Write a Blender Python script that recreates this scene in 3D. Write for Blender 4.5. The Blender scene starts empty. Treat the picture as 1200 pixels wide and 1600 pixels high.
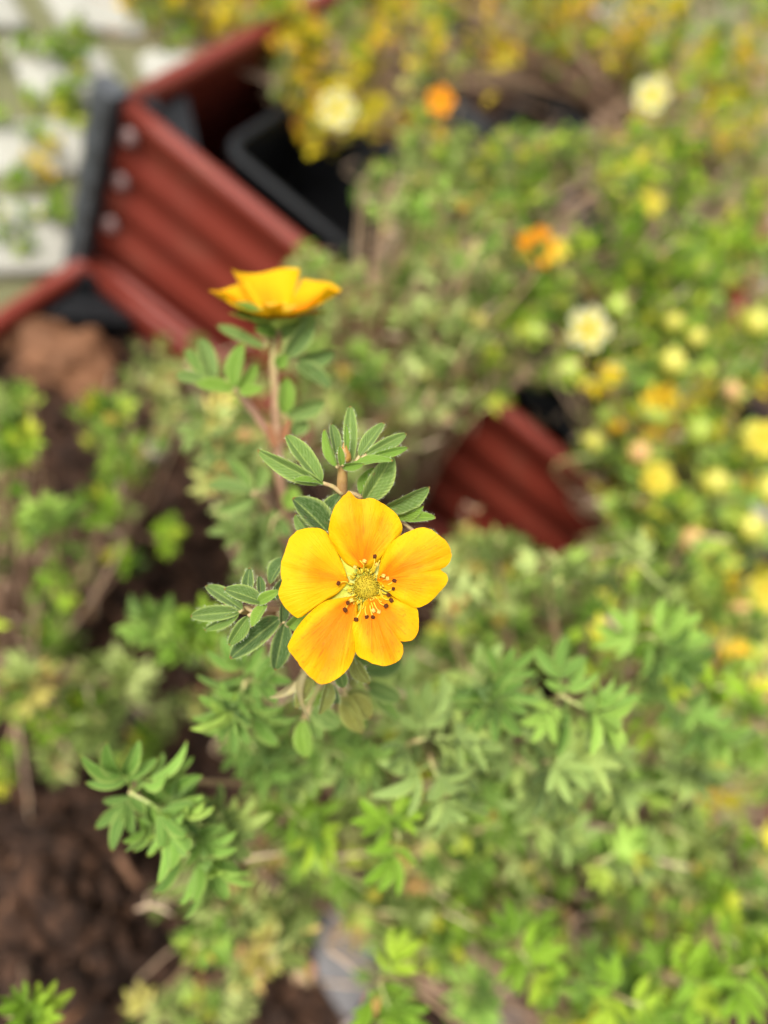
import bpy, math, random
import numpy as np
from mathutils import Matrix, Vector, noise
rng = random.Random(11)
R_ = math.radians
scene = bpy.context.scene
COL = scene.collection

# ------------------------------------------------------------------ camera
CAMH = 0.755
PITCH, ROLL = R_(52), R_(45)
F_PX = 1202.0                                  # focal length in pixels of the 1200x1600 photograph
FWD = Vector((0, math.cos(PITCH), -math.sin(PITCH)))
_rt = Vector((1, 0, 0)); _up = _rt.cross(FWD)
RGT = _rt * math.cos(ROLL) + _up * math.sin(ROLL)
CUP = -_rt * math.sin(ROLL) + _up * math.cos(ROLL)
CAM = Vector((0, 0, CAMH))
cd = bpy.data.cameras.new('camera'); cam = bpy.data.objects.new('camera', cd); COL.objects.link(cam)
cam.matrix_world = Matrix(((RGT.x, CUP.x, -FWD.x, 0), (RGT.y, CUP.y, -FWD.y, 0), (RGT.z, CUP.z, -FWD.z, CAMH), (0, 0, 0, 1)))
cd.sensor_fit = 'VERTICAL'; cd.sensor_height = 34.6; cd.sensor_width = 25.95
cd.lens = 34.6 * F_PX / 1600
cd.clip_start = 0.005; cd.clip_end = 300
cd.dof.use_dof = True; cd.dof.focus_distance = 0.1365; cd.dof.aperture_fstop = 6.0
scene.camera = cam

# ------------------------------------------------------------------ world, sun, exposure (overcast)
SUN_EL, SUN_AZ = R_(58), R_(215)
w = bpy.data.worlds.new('World'); scene.world = w; w.use_nodes = True
nt = w.node_tree; nt.nodes.clear()
sky = nt.nodes.new('ShaderNodeTexSky'); sky.sky_type = 'NISHITA'; sky.sun_disc = False
sky.sun_elevation = SUN_EL; sky.sun_rotation = SUN_AZ; sky.dust_density = 3.0; sky.air_density = 1.0
hs = nt.nodes.new('ShaderNodeHueSaturation'); hs.inputs['Saturation'].default_value = 0.06
bgn = nt.nodes.new('ShaderNodeBackground'); bgn.inputs['Strength'].default_value = 0.10
wo = nt.nodes.new('ShaderNodeOutputWorld')
nt.links.new(sky.outputs[0], hs.inputs['Color']); nt.links.new(hs.outputs[0], bgn.inputs['Color']); nt.links.new(bgn.outputs[0], wo.inputs[0])
ld = bpy.data.lights.new('sun', 'SUN'); ld.energy = 1.5; ld.angle = R_(16); ld.color = (1, 0.94, 0.85)
sun = bpy.data.objects.new('sun', ld); COL.objects.link(sun)
sdir = Vector((math.sin(SUN_AZ) * math.cos(SUN_EL), math.cos(SUN_AZ) * math.cos(SUN_EL), math.sin(SUN_EL)))
sun.rotation_euler = sdir.to_track_quat('Z', 'Y').to_euler()
scene.view_settings.view_transform = 'Standard'; scene.view_settings.look = 'None'
scene.view_settings.gamma = 1; scene.view_settings.use_curve_mapping = False
scene.view_settings.exposure = 1.9
scene.cycles.use_denoising = True
scene.cycles.max_bounces = 5; scene.cycles.diffuse_bounces = 3; scene.cycles.glossy_bounces = 2; scene.cycles.transparent_max_bounces = 4
scene.cycles.caustics_reflective = False; scene.cycles.caustics_refractive = False

# ------------------------------------------------------------------ geometry of the place
def ray(px, py): return RGT * ((px - 600) / F_PX) - CUP * ((py - 800) / F_PX) + FWD
def W(px, py, D): return CAM + ray(px, py) * D
def onz(px, py, z):
    d = ray(px, py); return CAM + d * ((z - CAMH) / d.z)
def proj(p):
    q = p - CAM; d = q.dot(FWD)
    return 600 + F_PX * q.dot(RGT) / d, 800 - F_PX * q.dot(CUP) / d, d
CYAW = R_(9)
CU = Vector((math.cos(CYAW), math.sin(CYAW), 0)); CV = Vector((-math.sin(CYAW), math.cos(CYAW), 0))
_o = ray(198, 158) * 0.6
CO = Vector((_o.x, _o.y, 0))
CH = 0.168                                      # height of one crate
def C3(u, v, z): return CO + CU * u + CV * v + Vector((0, 0, z))
def uv_of(p):
    q = p - CO; return q.dot(CU), q.dot(CV)
SOIL = 0.118

# ------------------------------------------------------------------ object helpers
WM = {}
def mesh(name, verts, faces, mat=None, attrs=None, smooth=True, fmat=None):
    me = bpy.data.meshes.new(name)
    me.from_pydata([tuple(v) for v in verts] if not isinstance(verts, np.ndarray) else verts.tolist(), [], faces if not isinstance(faces, np.ndarray) else faces.tolist())
    for m in (mat if isinstance(mat, (list, tuple)) else [mat]):
        if m: me.materials.append(m)
    if attrs:
        for k, a in attrs.items():
            at = me.attributes.new(k, 'FLOAT', 'POINT'); at.data.foreach_set('value', np.asarray(a, dtype=np.float32).ravel())
    if smooth: me.polygons.foreach_set('use_smooth', [True] * len(me.polygons))
    if fmat is not None: me.polygons.foreach_set('material_index', fmat)
    me.update(); return me
def link(name, data, parent=None, M=None, like=None):
    o = like.copy() if like else bpy.data.objects.new(name, data)
    if like: o.data = data
    COL.objects.link(o)
    M = M or Matrix.Identity(4)
    WM[o.name] = M
    if parent is not None:
        o.parent = parent; o.matrix_basis = WM[parent.name].inverted() @ M
    else: o.matrix_basis = M
    return o
def tag(o, label, cat, group=None):
    o['label'] = label; o['category'] = cat
    if group: o['group'] = group
    return o
def thing(name, loc, label, cat, group=None):
    return tag(link(name, None, None, Matrix.Translation(loc)), label, cat, group)
class MB:
    def __init__(s): s.v = []; s.f = []; s.m = []; s.a = []
    def add(s, v, f, mi=0, a=None):
        b = len(s.v); s.v += [Vector(p) for p in v]; s.f += [[b + i for i in q] for q in f]; s.m += [mi] * len(f)
        s.a += (a if a is not None else [0.0] * len(v))
    def box(s, c, ax, ay, az, hx, hy, hz, mi=0):
        v = [c + ax * (hx * i) + ay * (hy * j) + az * (hz * k) for i in (-1, 1) for j in (-1, 1) for k in (-1, 1)]
        s.add(v, [[0, 1, 3, 2], [4, 6, 7, 5], [0, 4, 5, 1], [2, 3, 7, 6], [0, 2, 6, 4], [1, 5, 7, 3]], mi)
    def sph(s, c, rx, ax, ay, az, ry=None, rz=None, nu=8, nv=6, mi=0):
        ry = ry or rx; rz = rz or rx; v = []; f = []
        for j in range(nv + 1):
            t = math.pi * j / nv
            for i in range(nu):
                p = 2 * math.pi * i / nu
                v.append(c + ax * (rx * math.sin(t) * math.cos(p)) + ay * (ry * math.sin(t) * math.sin(p)) + az * (rz * math.cos(t)))
        for j in range(nv):
            for i in range(nu):
                f.append([j * nu + i, (j + 1) * nu + i, (j + 1) * nu + (i + 1) % nu, j * nu + (i + 1) % nu])
        s.add(v, f, mi)
    def tube(s, pts, rad, n=6, mi=0):
        v, f, a = tube_geo(pts, rad, n); s.add(v, f, mi, a)
    def me(s, name, mats, smooth=True): return mesh(name, s.v, s.f, mats, {'lv': s.a}, smooth, s.m)
def tube_geo(pts, rad, n=6, cap=True):
    pts = [Vector(p) for p in pts]; v = []; f = []; a = []
    N = len(pts); ref = Vector((0.31, 0.2, 0.93))
    for k, p in enumerate(pts):
        t = (pts[min(k + 1, N - 1)] - pts[max(k - 1, 0)])
        t = t.normalized() if t.length > 1e-9 else Vector((0, 0, 1))
        x = t.cross(ref)
        if x.length < 1e-3: x = t.cross(Vector((1, 0, 0)))
        x.normalize(); y = t.cross(x)
        r = rad[k] if isinstance(rad, (list, tuple)) else rad
        for i in range(n):
            q = 2 * math.pi * i / n
            v.append(p + x * (r * math.cos(q)) + y * (r * math.sin(q))); a.append(k / (N - 1))
    for k in range(N - 1):
        for i in range(n):
            f.append([k * n + i, k * n + (i + 1) % n, (k + 1) * n + (i + 1) % n, (k + 1) * n + i])
    if cap: f.append(list(range(n))[::-1]); f.append([(N - 1) * n + i for i in range(n)])
    return v, f, a
def smoothpath(pts, n):
    pts = [Vector(p) for p in pts]; out = []
    P = [2 * pts[0] - pts[1]] + pts + [2 * pts[-1] - pts[-2]]
    m = len(pts) - 1
    for k in range(n):
        t = k / (n - 1) * m; i = min(int(t), m - 1); t -= i
        a, b, c, d = P[i:i + 4]
        out.append(0.5 * (2 * b + (c - a) * t + (2 * a - 5 * b + 4 * c - d) * t * t + (3 * b - a - 3 * c + d) * t ** 3))
    return out

# ------------------------------------------------------------------ materials
class NB:
    def __init__(s, name):
        s.mat = bpy.data.materials.new(name); s.mat.use_nodes = True; s.t = s.mat.node_tree; s.t.nodes.clear()
        s.out = s.n('OutputMaterial'); s.bsdf = s.n('BsdfPrincipled'); s.l(s.bsdf.outputs[0], s.out.inputs['Surface'])
    def n(s, typ, **kw):
        q = s.t.nodes.new('ShaderNode' + typ)
        for k, v in kw.items(): setattr(q, k, v)
        return q
    def l(s, a, b): s.t.links.new(a, b)
    def set(s, node, **kw):
        for k, v in kw.items():
            i = node.inputs[k.replace('_', ' ')]
            if hasattr(v, 'is_output') or isinstance(v, bpy.types.NodeSocket): s.l(v, i)
            else: i.default_value = v
    def attr(s, name): return s.n('Attribute', attribute_name=name).outputs['Fac']
    def math(s, op, a, b=0.0, clamp=False):
        q = s.n('Math', operation=op, use_clamp=clamp)
        for i, x in enumerate((a, b)):
            if isinstance(x, bpy.types.NodeSocket): s.l(x, q.inputs[i])
            else: q.inputs[i].default_value = x
        return q.outputs[0]
    def mix(s, fac, a, b, blend='MIX'):
        q = s.n('Mix', data_type='RGBA', blend_type=blend)
        for i, x in ((0, fac), (6, a), (7, b)):
            if isinstance(x, bpy.types.NodeSocket): s.l(x, q.inputs[i])
            else: q.inputs[i].default_value = x if i == 0 else (*x, 1) if len(x) == 3 else x
        return q.outputs[2]
    def ramp(s, fac, stops):
        q = s.n('ValToRGB'); e = q.color_ramp.elements
        while len(e) < len(stops): e.new(0.5)
        for el, (p, c) in zip(e, stops): el.position = p; el.color = (*c, 1)
        s.l(fac, q.inputs[0]); return q.outputs[0]
    def noise(s, scale, vec=None, detail=4, rough=0.55):
        q = s.n('TexNoise'); q.inputs['Scale'].default_value = scale; q.inputs['Detail'].default_value = detail; q.inputs['Roughness'].default_value = rough
        if vec is not None: s.l(vec, q.inputs['Vector'])
        return q.outputs['Fac']
    def comb(s, x, y, z=0.0):
        q = s.n('CombineXYZ')
        for i, v in enumerate((x, y, z)):
            if isinstance(v, bpy.types.NodeSocket): s.l(v, q.inputs[i])
            else: q.inputs[i].default_value = v
        return q.outputs[0]
    def bump(s, h, strength=0.3, dist=0.001):
        q = s.n('Bump'); q.inputs['Strength'].default_value = strength; q.inputs['Distance'].default_value = dist
        s.l(h, q.inputs['Height']); return q.outputs[0]
    def obj(s): return s.n('TexCoord').outputs['Object']
    def geo(s): return s.n('NewGeometry').outputs['Position']
    def translucent(s, col, fac):
        tr = s.n('BsdfTranslucent'); mx = s.n('MixShader'); mx.inputs[0].default_value = fac
        if isinstance(col, bpy.types.NodeSocket): s.l(col, tr.inputs[0])
        else: tr.inputs[0].default_value = (*col, 1)
        s.l(s.bsdf.outputs[0], mx.inputs[1]); s.l(tr.outputs[0], mx.inputs[2]); s.l(mx.outputs[0], s.out.inputs['Surface'])

def leaf_mat(name, stops, hero=False, rough=0.5, margin=0.35, hair_f=0.34):
    b = NB(name)
    lu, lv = b.attr('lu'), b.attr('lv')
    rnd = b.math('FRACT', b.math('ADD', b.attr('tint'), b.n('ObjectInfo').outputs['Random']))
    c = b.ramp(rnd, stops)
    al = b.math('ABSOLUTE', lu)
    # pale margin and midrib of the leaflet
    m = b.n('MapRange'); m.inputs[1].default_value = 0.72; m.inputs[2].default_value = 1.0; b.l(al, m.inputs[0])
    rib = b.n('MapRange'); rib.inputs[1].default_value = 0.10; rib.inputs[2].default_value = 0.0; b.l(al, rib.inputs[0])
    pale = b.mix(0.6, c, (0.46, 0.54, 0.14))
    f = b.math('MULTIPLY', b.math('MAXIMUM', m.outputs[0], b.math('MULTIPLY', rib.outputs[0], 0.7)), margin)
    col = b.mix(f, c, pale)
    if hero:
        # silky grey hairs lying along the blade, slightly darker sunken veins
        v = b.comb(b.math('MULTIPLY', lu, 5.0), b.math('MULTIPLY', lv, 2.0), b.math('MULTIPLY', rnd, 40.0))
        nz = b.noise(3.0, v, 5)
        vein = b.n('TexWave', wave_type='BANDS', bands_direction='Y'); vein.inputs['Scale'].default_value = 1.0; vein.inputs['Distortion'].default_value = 1.2
        b.l(b.comb(0.0, b.math('SUBTRACT', b.math('MULTIPLY', lv, 3.4), b.math('MULTIPLY', al, 1.1))), vein.inputs['Vector'])
        fine = b.noise(2600, None, 2)
        hair = b.noise(1.0, b.comb(b.math('MULTIPLY', lu, 26.0), b.math('MULTIPLY', lv, 9.0), rnd), 3)
        hf = b.n('MapRange'); hf.inputs[1].default_value = 0.42; hf.inputs[2].default_value = 0.75; b.l(hair, hf.inputs[0])
        col = b.mix(b.math('MULTIPLY', hf.outputs[0], hair_f), col, (0.34, 0.42, 0.22))
        col = b.mix(b.math('MULTIPLY', vein.outputs['Fac'], 0.30), col, b.mix(0.5, c, (0.02, 0.06, 0.015)))
        # reddish brown tip
        tip = b.n('MapRange'); tip.inputs[1].default_value = 0.955; tip.inputs[2].default_value = 1.0; b.l(lv, tip.inputs[0])
        col = b.mix(b.math('MULTIPLY', tip.outputs[0], 0.7), col, (0.30, 0.09, 0.03))
        sp = b.noise(520, b.obj(), 3, 0.6); sq = b.n('MapRange'); sq.inputs[1].default_value = 0.66; sq.inputs[2].default_value = 0.74; b.l(sp, sq.inputs[0])
        col = b.mix(b.math('MULTIPLY', sq.outputs[0], 0.55), col, (0.16, 0.10, 0.03))
        h = b.math('ADD', b.math('MULTIPLY', vein.outputs['Fac'], -0.6), b.math('ADD', b.math('MULTIPLY', nz, 0.7), b.math('MULTIPLY', fine, 0.25)))
        b.set(b.bsdf, Normal=b.bump(h, 0.55, 0.0003))
        b.set(b.bsdf, Sheen_Weight=0.05, Sheen_Roughness=0.4)
    b.set(b.bsdf, Base_Color=col, Roughness=rough, Specular_IOR_Level=0.16)
    b.translucent(b.mix(0.5, col, b.mix(1.0, col, (1.0, 1.0, 0.35), 'MULTIPLY')), 0.32)
    return b.mat
G = lambda *a: a
LEAF_HERO = leaf_mat('leaf_grey_green', [(0, (0.065, 0.120, 0.020)), (0.35, (0.10, 0.165, 0.030)), (0.7, (0.125, 0.20, 0.036)), (1, (0.09, 0.165, 0.018))], hero=True, margin=0.8)
LEAF_YOUNG = leaf_mat('leaf_bright_green', [(0, (0.11, 0.21, 0.014)), (1, (0.16, 0.27, 0.022))], hero=True, margin=0.45)
LEAF_DARK = leaf_mat('leaf_dark_green', [(0, (0.034, 0.075, 0.013)), (1, (0.055, 0.105, 0.02))], hero=True, margin=0.9)
LEAF_OLIVE = leaf_mat('leaf_olive', [(0, (0.12, 0.13, 0.022)), (1, (0.18, 0.17, 0.026))], hero=True, margin=0.5)
LEAF_GREEN = leaf_mat('leaf_green', [(0, (0.019, 0.041, 0.006)), (0.25, (0.064, 0.129, 0.016)), (0.6, (0.167, 0.288, 0.039)), (0.85, (0.302, 0.448, 0.081)), (0.95, (0.426, 0.448, 0.048)), (1, (0.426, 0.269, 0.057))], margin=0.5)
LEAF_SAGE = leaf_mat('leaf_sage', [(0, (0.030, 0.049, 0.010)), (0.25, (0.102, 0.144, 0.032)), (0.6, (0.246, 0.315, 0.084)), (0.85, (0.410, 0.475, 0.174)), (0.95, (0.454, 0.400, 0.101)), (1, (0.454, 0.259, 0.101))], margin=0.5)
LEAF_LIME = leaf_mat('leaf_lime', [(0, (0.026, 0.064, 0.004)), (0.4, (0.120, 0.240, 0.013)), (0.8, (0.297, 0.450, 0.031)), (1, (0.560, 0.515, 0.045))])
LEAF_YELLOW = leaf_mat('leaf_yellowing', [(0, (0.132, 0.158, 0.006)), (0.3, (0.383, 0.343, 0.012)), (0.65, (0.681, 0.529, 0.018)), (0.88, (0.792, 0.462, 0.023)), (1, (0.475, 0.199, 0.038))])
NEAR_GREEN = leaf_mat('near_leaf_green', [(0, (0.048, 0.104, 0.014)), (0.4, (0.119, 0.229, 0.033)), (0.8, (0.207, 0.362, 0.058)), (1, (0.284, 0.420, 0.063))], hero=True, margin=0.9, hair_f=.15)
NEAR_SAGE = leaf_mat('near_leaf_sage', [(0, (0.068, 0.111, 0.025)), (0.4, (0.161, 0.236, 0.056)), (0.8, (0.270, 0.374, 0.106)), (1, (0.326, 0.399, 0.089))], hero=True, margin=0.9, hair_f=.2)
NEAR_LIME = leaf_mat('near_leaf_lime', [(0, (0.093, 0.187, 0.010)), (0.6, (0.198, 0.347, 0.020)), (1, (0.336, 0.441, 0.029))], hero=True, margin=0.6, hair_f=.05)
LEAF_DRY = leaf_mat('leaf_dry', [(0, (0.28, 0.17, 0.08)), (0.5, (0.36, 0.20, 0.10)), (1, (0.42, 0.28, 0.14))], margin=0.1)

def stem_mat(name, stops):
    b = NB(name); lv = b.attr('lv')
    nz = b.noise(900, b.obj(), 3)
    c = b.ramp(b.math('ADD', lv, b.math('MULTIPLY', b.math('SUBTRACT', nz, 0.5), 0.35)), stops)
    c = b.mix(b.math('MULTIPLY', b.noise(2500, b.obj(), 2), 0.25), c, (0.5, 0.42, 0.3))
    b.set(b.bsdf, Base_Color=c, Roughness=0.6, Normal=b.bump(nz, 0.5, 0.0004)); return b.mat
STEM = stem_mat('bark_stem', [(0, (0.14, 0.075, 0.045)), (0.5, (0.30, 0.165, 0.10)), (0.75, (0.32, 0.22, 0.09)), (0.9, (0.20, 0.27, 0.05))])
STEM_DEAD = stem_mat('dead_twig', [(0, (0.22, 0.13, 0.08)), (0.5, (0.34, 0.22, 0.14)), (1, (0.42, 0.30, 0.20))])
STEM_PALE = stem_mat('green_stem', [(0, (0.20, 0.09, 0.05)), (0.45, (0.27, 0.13, 0.075)), (0.72, (0.24, 0.13, 0.06)), (0.85, (0.27, 0.22, 0.07)), (1, (0.26, 0.24, 0.06))])
STEM_BUD = stem_mat('bud_stem', [(0, (0.14, 0.06, 0.02)), (0.5, (0.20, 0.085, 0.018)), (0.8, (0.25, 0.14, 0.02)), (1, (0.17, 0.20, 0.025))])

def petal_mat(name, yel, ora, oscale=1.0, bias=0.0, veins=0.5):
    b = NB(name); lu, lv = b.attr('lu'), b.attr('lv')
    r = b.n('ObjectInfo').outputs['Random']
    st = b.noise(1.0, b.comb(b.math('MULTIPLY', lu, 7.0), b.math('MULTIPLY', lv, 1.6), b.math('MULTIPLY', r, 30.0)), 4, 0.6)
    big = b.noise(1.0, b.comb(b.math('MULTIPLY', lu, 1.4), b.math('MULTIPLY', lv, 1.6), b.math('MULTIPLY', r, 17.0)), 2)
    # orange strongest along the middle of the petal near its claw
    core = b.math('SUBTRACT', 1.0, b.math('ADD', b.math('MULTIPLY', b.math('POWER', b.math('ABSOLUTE', lu), 1.6), 0.85), b.math('MULTIPLY', b.math('POWER', lv, 1.7), 0.85)))
    fac = b.math('ADD', core, b.math('MULTIPLY', b.math('SUBTRACT', st, 0.5), 0.55))
    fac = b.math('ADD', fac, b.math('ADD', b.math('MULTIPLY', b.math('SUBTRACT', big, 0.5), 1.1), bias))
    mr = b.n('MapRange', interpolation_type='SMOOTHSTEP'); mr.inputs[1].default_value = 0.1; mr.inputs[2].default_value = 1.0; b.l(fac, mr.inputs[0])
    c = b.mix(b.math('MULTIPLY', mr.outputs[0], oscale), yel, ora)
    vn = b.noise(1.0, b.comb(b.math('MULTIPLY', lu, 22.0), b.math('MULTIPLY', lv, 2.2), b.math('MULTIPLY', r, 9.0)), 3, 0.7)
    vm = b.n('MapRange'); vm.inputs[1].default_value = 0.56; vm.inputs[2].default_value = 0.74; b.l(vn, vm.inputs[0])
    c = b.mix(b.math('MULTIPLY', b.math('MULTIPLY', vm.outputs[0], mr.outputs[0]), veins), c, (ora[0] * 0.8, ora[1] * 0.55, 0.004))
    fn = b.noise(900, b.obj(), 3)
    sp = b.noise(1500, b.obj(), 2); sm = b.n('MapRange'); sm.inputs[1].default_value = 0.60; sm.inputs[2].default_value = 0.74; b.l(sp, sm.inputs[0])
    c = b.mix(b.math('MULTIPLY', b.math('MULTIPLY', sm.outputs[0], b.math('ADD', big, 0.1)), veins * 0.55), c, (ora[0] * 0.75, ora[1] * 0.6, 0.004))
    h = b.math('ADD', b.math('MULTIPLY', vn, 0.9), b.math('ADD', b.math('MULTIPLY', st, 0.8), b.math('MULTIPLY', fn, 0.25)))
    b.set(b.bsdf, Base_Color=c, Roughness=0.6, Specular_IOR_Level=0.10, Normal=b.bump(h, 0.5, 0.0005))
    b.translucent(c, 0.22); return b.mat
YEL, ORA = (0.52, 0.285, 0.0008), (0.53, 0.13, 0.0008)
PETAL = petal_mat('petal_golden', YEL, ORA, 1.0, 0.08, 0.8)
PETAL_OR = petal_mat('petal_golden_orange', YEL, ORA, 0.95, 0.2, 1.0)
PETAL_Y = petal_mat('petal_mostly_yellow', YEL, ORA, 0.85, -0.12, 0.5)
PETAL_BG = petal_mat('petal_orange', (0.58, 0.26, 0.004), (0.58, 0.14, 0.003), 1.0, 0.2)
PETAL_CR = petal_mat('petal_cream', (0.42, 0.41, 0.25), (0.46, 0.38, 0.015), 1.0, 0.15, 0.1)
PETAL_LEM = petal_mat('petal_lemon', (0.42, 0.37, 0.05), (0.50, 0.36, 0.02), 0.8, 0, 0.1)

def plain(name, col, rough=0.5, var=0.0, nscale=300, bumpd=0.0, spec=0.5, col2=None, coat=0):
    b = NB(name)
    nz = b.noise(nscale, b.obj(), 5)
    c = b.mix(nz, tuple(x * (1 - var) for x in col), col2 or tuple(min(1, x * (1 + var)) for x in col))
    b.set(b.bsdf, Base_Color=c, Roughness=rough, Specular_IOR_Level=spec)
    if bumpd: b.set(b.bsdf, Normal=b.bump(nz, 0.6, bumpd))
    return b.mat
FIL = plain('filament_yellow', (0.42, 0.30, 0.010), 0.5, 0.1)
ANTHER = plain('anther_brown', (0.055, 0.016, 0.004), 0.7, 0.3, 3000, 0, 0.08)
ANTHER_P = plain('anther_tan', (0.42, 0.26, 0.04), 0.55, 0.3, 3000)
PISTIL = plain('pistil_olive', (0.17, 0.165, 0.012), 0.7, 0.1, 600, 0.0002, 0.1, (0.40, 0.26, 0.012))
SEPAL = plain('sepal_green', (0.30, 0.31, 0.02), 0.55, 0.15, 900, 0.0002)
BUDG = plain('bud_green', (0.26, 0.33, 0.045), 0.5, 0.2, 400)
BUDY = plain('bud_lemon', (0.36, 0.33, 0.045), 0.5, 0.2, 400)
BUDB = plain('bud_faded', (0.42, 0.24, 0.09), 0.6, 0.25, 400)
RED = plain('crate_red', (0.135, 0.022, 0.014), 0.42, 0.4, 28, 0.0004, 0.4)
BLACK = plain('crate_black', (0.034, 0.038, 0.042), 0.6, 0.35, 160, 0.0012, 0.5)
def red_mat():
    b = NB('crate_red'); p = b.geo()
    n1 = b.noise(22, p, 6, 0.65); n2 = b.noise(180, p, 4, 0.7); n3 = b.noise(9, p, 3)
    c = b.mix(n3, (0.100, 0.0135, 0.0085), (0.145, 0.022, 0.011))
    d = b.n('MapRange'); d.inputs[1].default_value = 0.52; d.inputs[2].default_value = 0.75; b.l(n1, d.inputs[0])
    c = b.mix(b.math('MULTIPLY', d.outputs[0], 0.35), c, (0.15, 0.065, 0.04))          # dried mud and dust
    w = b.n('MapRange'); w.inputs[1].default_value = 0.66; w.inputs[2].default_value = 0.72; b.l(n2, w.inputs[0])
    c = b.mix(b.math('MULTIPLY', w.outputs[0], 0.5), c, (0.05, 0.02, 0.014))            # chips and specks
    b.set(b.bsdf, Base_Color=c, Roughness=b.math('ADD', 0.38, b.math('MULTIPLY', n1, 0.3)), Specular_IOR_Level=0.25, Normal=b.bump(b.math('ADD', n1, n2), 0.4, 0.0006)); return b.mat
RED = red_mat()
STEEL = plain('screw_steel', (0.13, 0.075, 0.07), 0.35, 0.15, 400)
POTB = plain('pot_black', (0.006, 0.0065, 0.0075), 0.5, 0.3, 60, 0.0003, 0.2)
POTG = plain('pot_grey', (0.085, 0.083, 0.088), 0.5, 0.3, 80, 0.0004, 0.4)
STONE = plain('stone_brown', (0.07, 0.035, 0.02), 0.8, 0.25, 38, 0.004, 0.2, (0.19, 0.085, 0.038))
PEB = plain('pebble_pale', (0.20, 0.16, 0.125), 0.7, 0.2, 90, 0.001)
TWIG = plain('twig_dry', (0.16, 0.085, 0.05), 0.8, 0.3, 200, 0.0008, 0.2)
DRYL = plain('dry_leaf', (0.22, 0.105, 0.05), 0.7, 0.25, 150, 0.0005, 0.2)
WITHER = plain('withered_leaf', (0.30, 0.26, 0.20), 0.7, 0.35, 500, 0.0004, 0.2, (0.42, 0.36, 0.12))
STIP = plain('stipule_brown', (0.20, 0.085, 0.035), .6, .35, 500, .0003)
HAIR = plain('leaf_hair', (0.36, 0.40, 0.26), .5, .1)
def soil_mat():
    b = NB('soil_dark'); p = b.geo()
    n1 = b.noise(60, p, 8, 0.7); n2 = b.noise(260, p, 5, 0.7)
    c = b.ramp(b.math('ADD', b.math('MULTIPLY', n1, 0.6), b.math('MULTIPLY', n2, 0.4)), [(0.34, (0.005, 0.003, 0.002)), (0.47, (0.025, 0.013, 0.008)), (0.6, (0.08, 0.038, 0.020)), (0.74, (0.17, 0.088, 0.048))])
    b.set(b.bsdf, Base_Color=c, Roughness=0.9, Specular_IOR_Level=0.2, Normal=b.bump(b.math('ADD', n1, b.math('MULTIPLY', n2, 0.4)), 1.0, 0.006)); return b.mat
SOILM = soil_mat()
def pave_mat(name, c0, c1, sc=30):
    b = NB(name); p = b.geo()
    n1 = b.noise(sc, p, 6, 0.65); n2 = b.noise(400, p, 3)
    c = b.mix(n1, c0, c1); c = b.mix(b.math('MULTIPLY', n2, 0.3), c, tuple(x * 0.6 for x in c0))
    b.set(b.bsdf, Base_Color=c, Roughness=0.85, Specular_IOR_Level=0.25, Normal=b.bump(b.math('ADD', n1, n2), 0.5, 0.0015)); return b.mat
PAVER = pave_mat('paver_stone', (0.22, 0.215, 0.18), (0.34, 0.335, 0.29))
JOINT = pave_mat('joint_moss', (0.06, 0.075, 0.02), (0.17, 0.15, 0.09), 60)

# ------------------------------------------------------------------ pavement with its slabs
v = [(-60, -60, 0), (60, -60, 0), (60, 60, 0), (-60, 60, 0)]
pav = link('pavement', mesh('pavement', v, [[0, 1, 2, 3]], JOINT, smooth=False)); pav['kind'] = 'structure'
def slab(L, B, H, rs):
    mb = MB(); n = 5; vs = []
    out = []
    for (cx, cy, a0) in ((1, 1, 0), (-1, 1, 90), (-1, -1, 180), (1, -1, 270)):
        for k in range(4):
            a = R_(a0 + 30 * k); r = 0.018
            out.append((cx * (L / 2 - r) + r * math.cos(a) + rs.uniform(-.005, .005), cy * (B / 2 - r) + r * math.sin(a) + rs.uniform(-.005, .005)))
    N = len(out)
    rings = [(1, -0.004), (1.0, H - 0.007), (0.985, H - 0.002), (0.94, H), (0.5, H + 0.001), (0.0, H + 0.001)]
    for s, z in rings:
        for x, y in out: vs.append((x * s, y * s, z + rs.uniform(-.0006, .0006)))
    f = [[k * N + i, k * N + (i + 1) % N, (k + 1) * N + (i + 1) % N, (k + 1) * N + i] for k in range(len(rings) - 1) for i in range(N)]
    return mesh('paving_slab', vs, f, PAVER, None, True)
rs = random.Random(5)
SL = [slab(0.15, 0.105, 0.014, rs) for _ in range(4)]
pd = onz(135, 205, 0) - onz(35, 205, 0); PA = math.atan2(pd.y, pd.x)
pc = onz(60, 240, 0)
n_sl = 0
for j in range(-14, 15):
    for i in range(-9, 10):
        x = (i + 0.5 * (j % 2)) * 0.178; y = j * 0.132
        p = pc + Vector((math.cos(PA) * x - math.sin(PA) * y, math.sin(PA) * x + math.cos(PA) * y, 0))
        u_, v_ = uv_of(p)
        X, Y, D = proj(p)
        if D < 0.2 or not (-260 < X < 1500 and -420 < Y < 1700): continue
        if -0.12 < u_ < 0.69 and -0.88 < v_ < 0.86: continue
        if -0.12 < u_ < 1.25 and -0.88 < v_ < 0.1: continue
        M = Matrix.Translation(p + Vector((0, 0, rs.uniform(-.001, .003)))) @ Matrix.Rotation(PA + rs.uniform(-.14, .14), 4, 'Z') @ Matrix.Diagonal((rs.uniform(.74, 1.02), rs.uniform(.78, 1.04), 1, 1))
        link('paving_slab', SL[rs.randrange(4)], pav, M); n_sl += 1
        if n_sl >= 290: break

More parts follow.
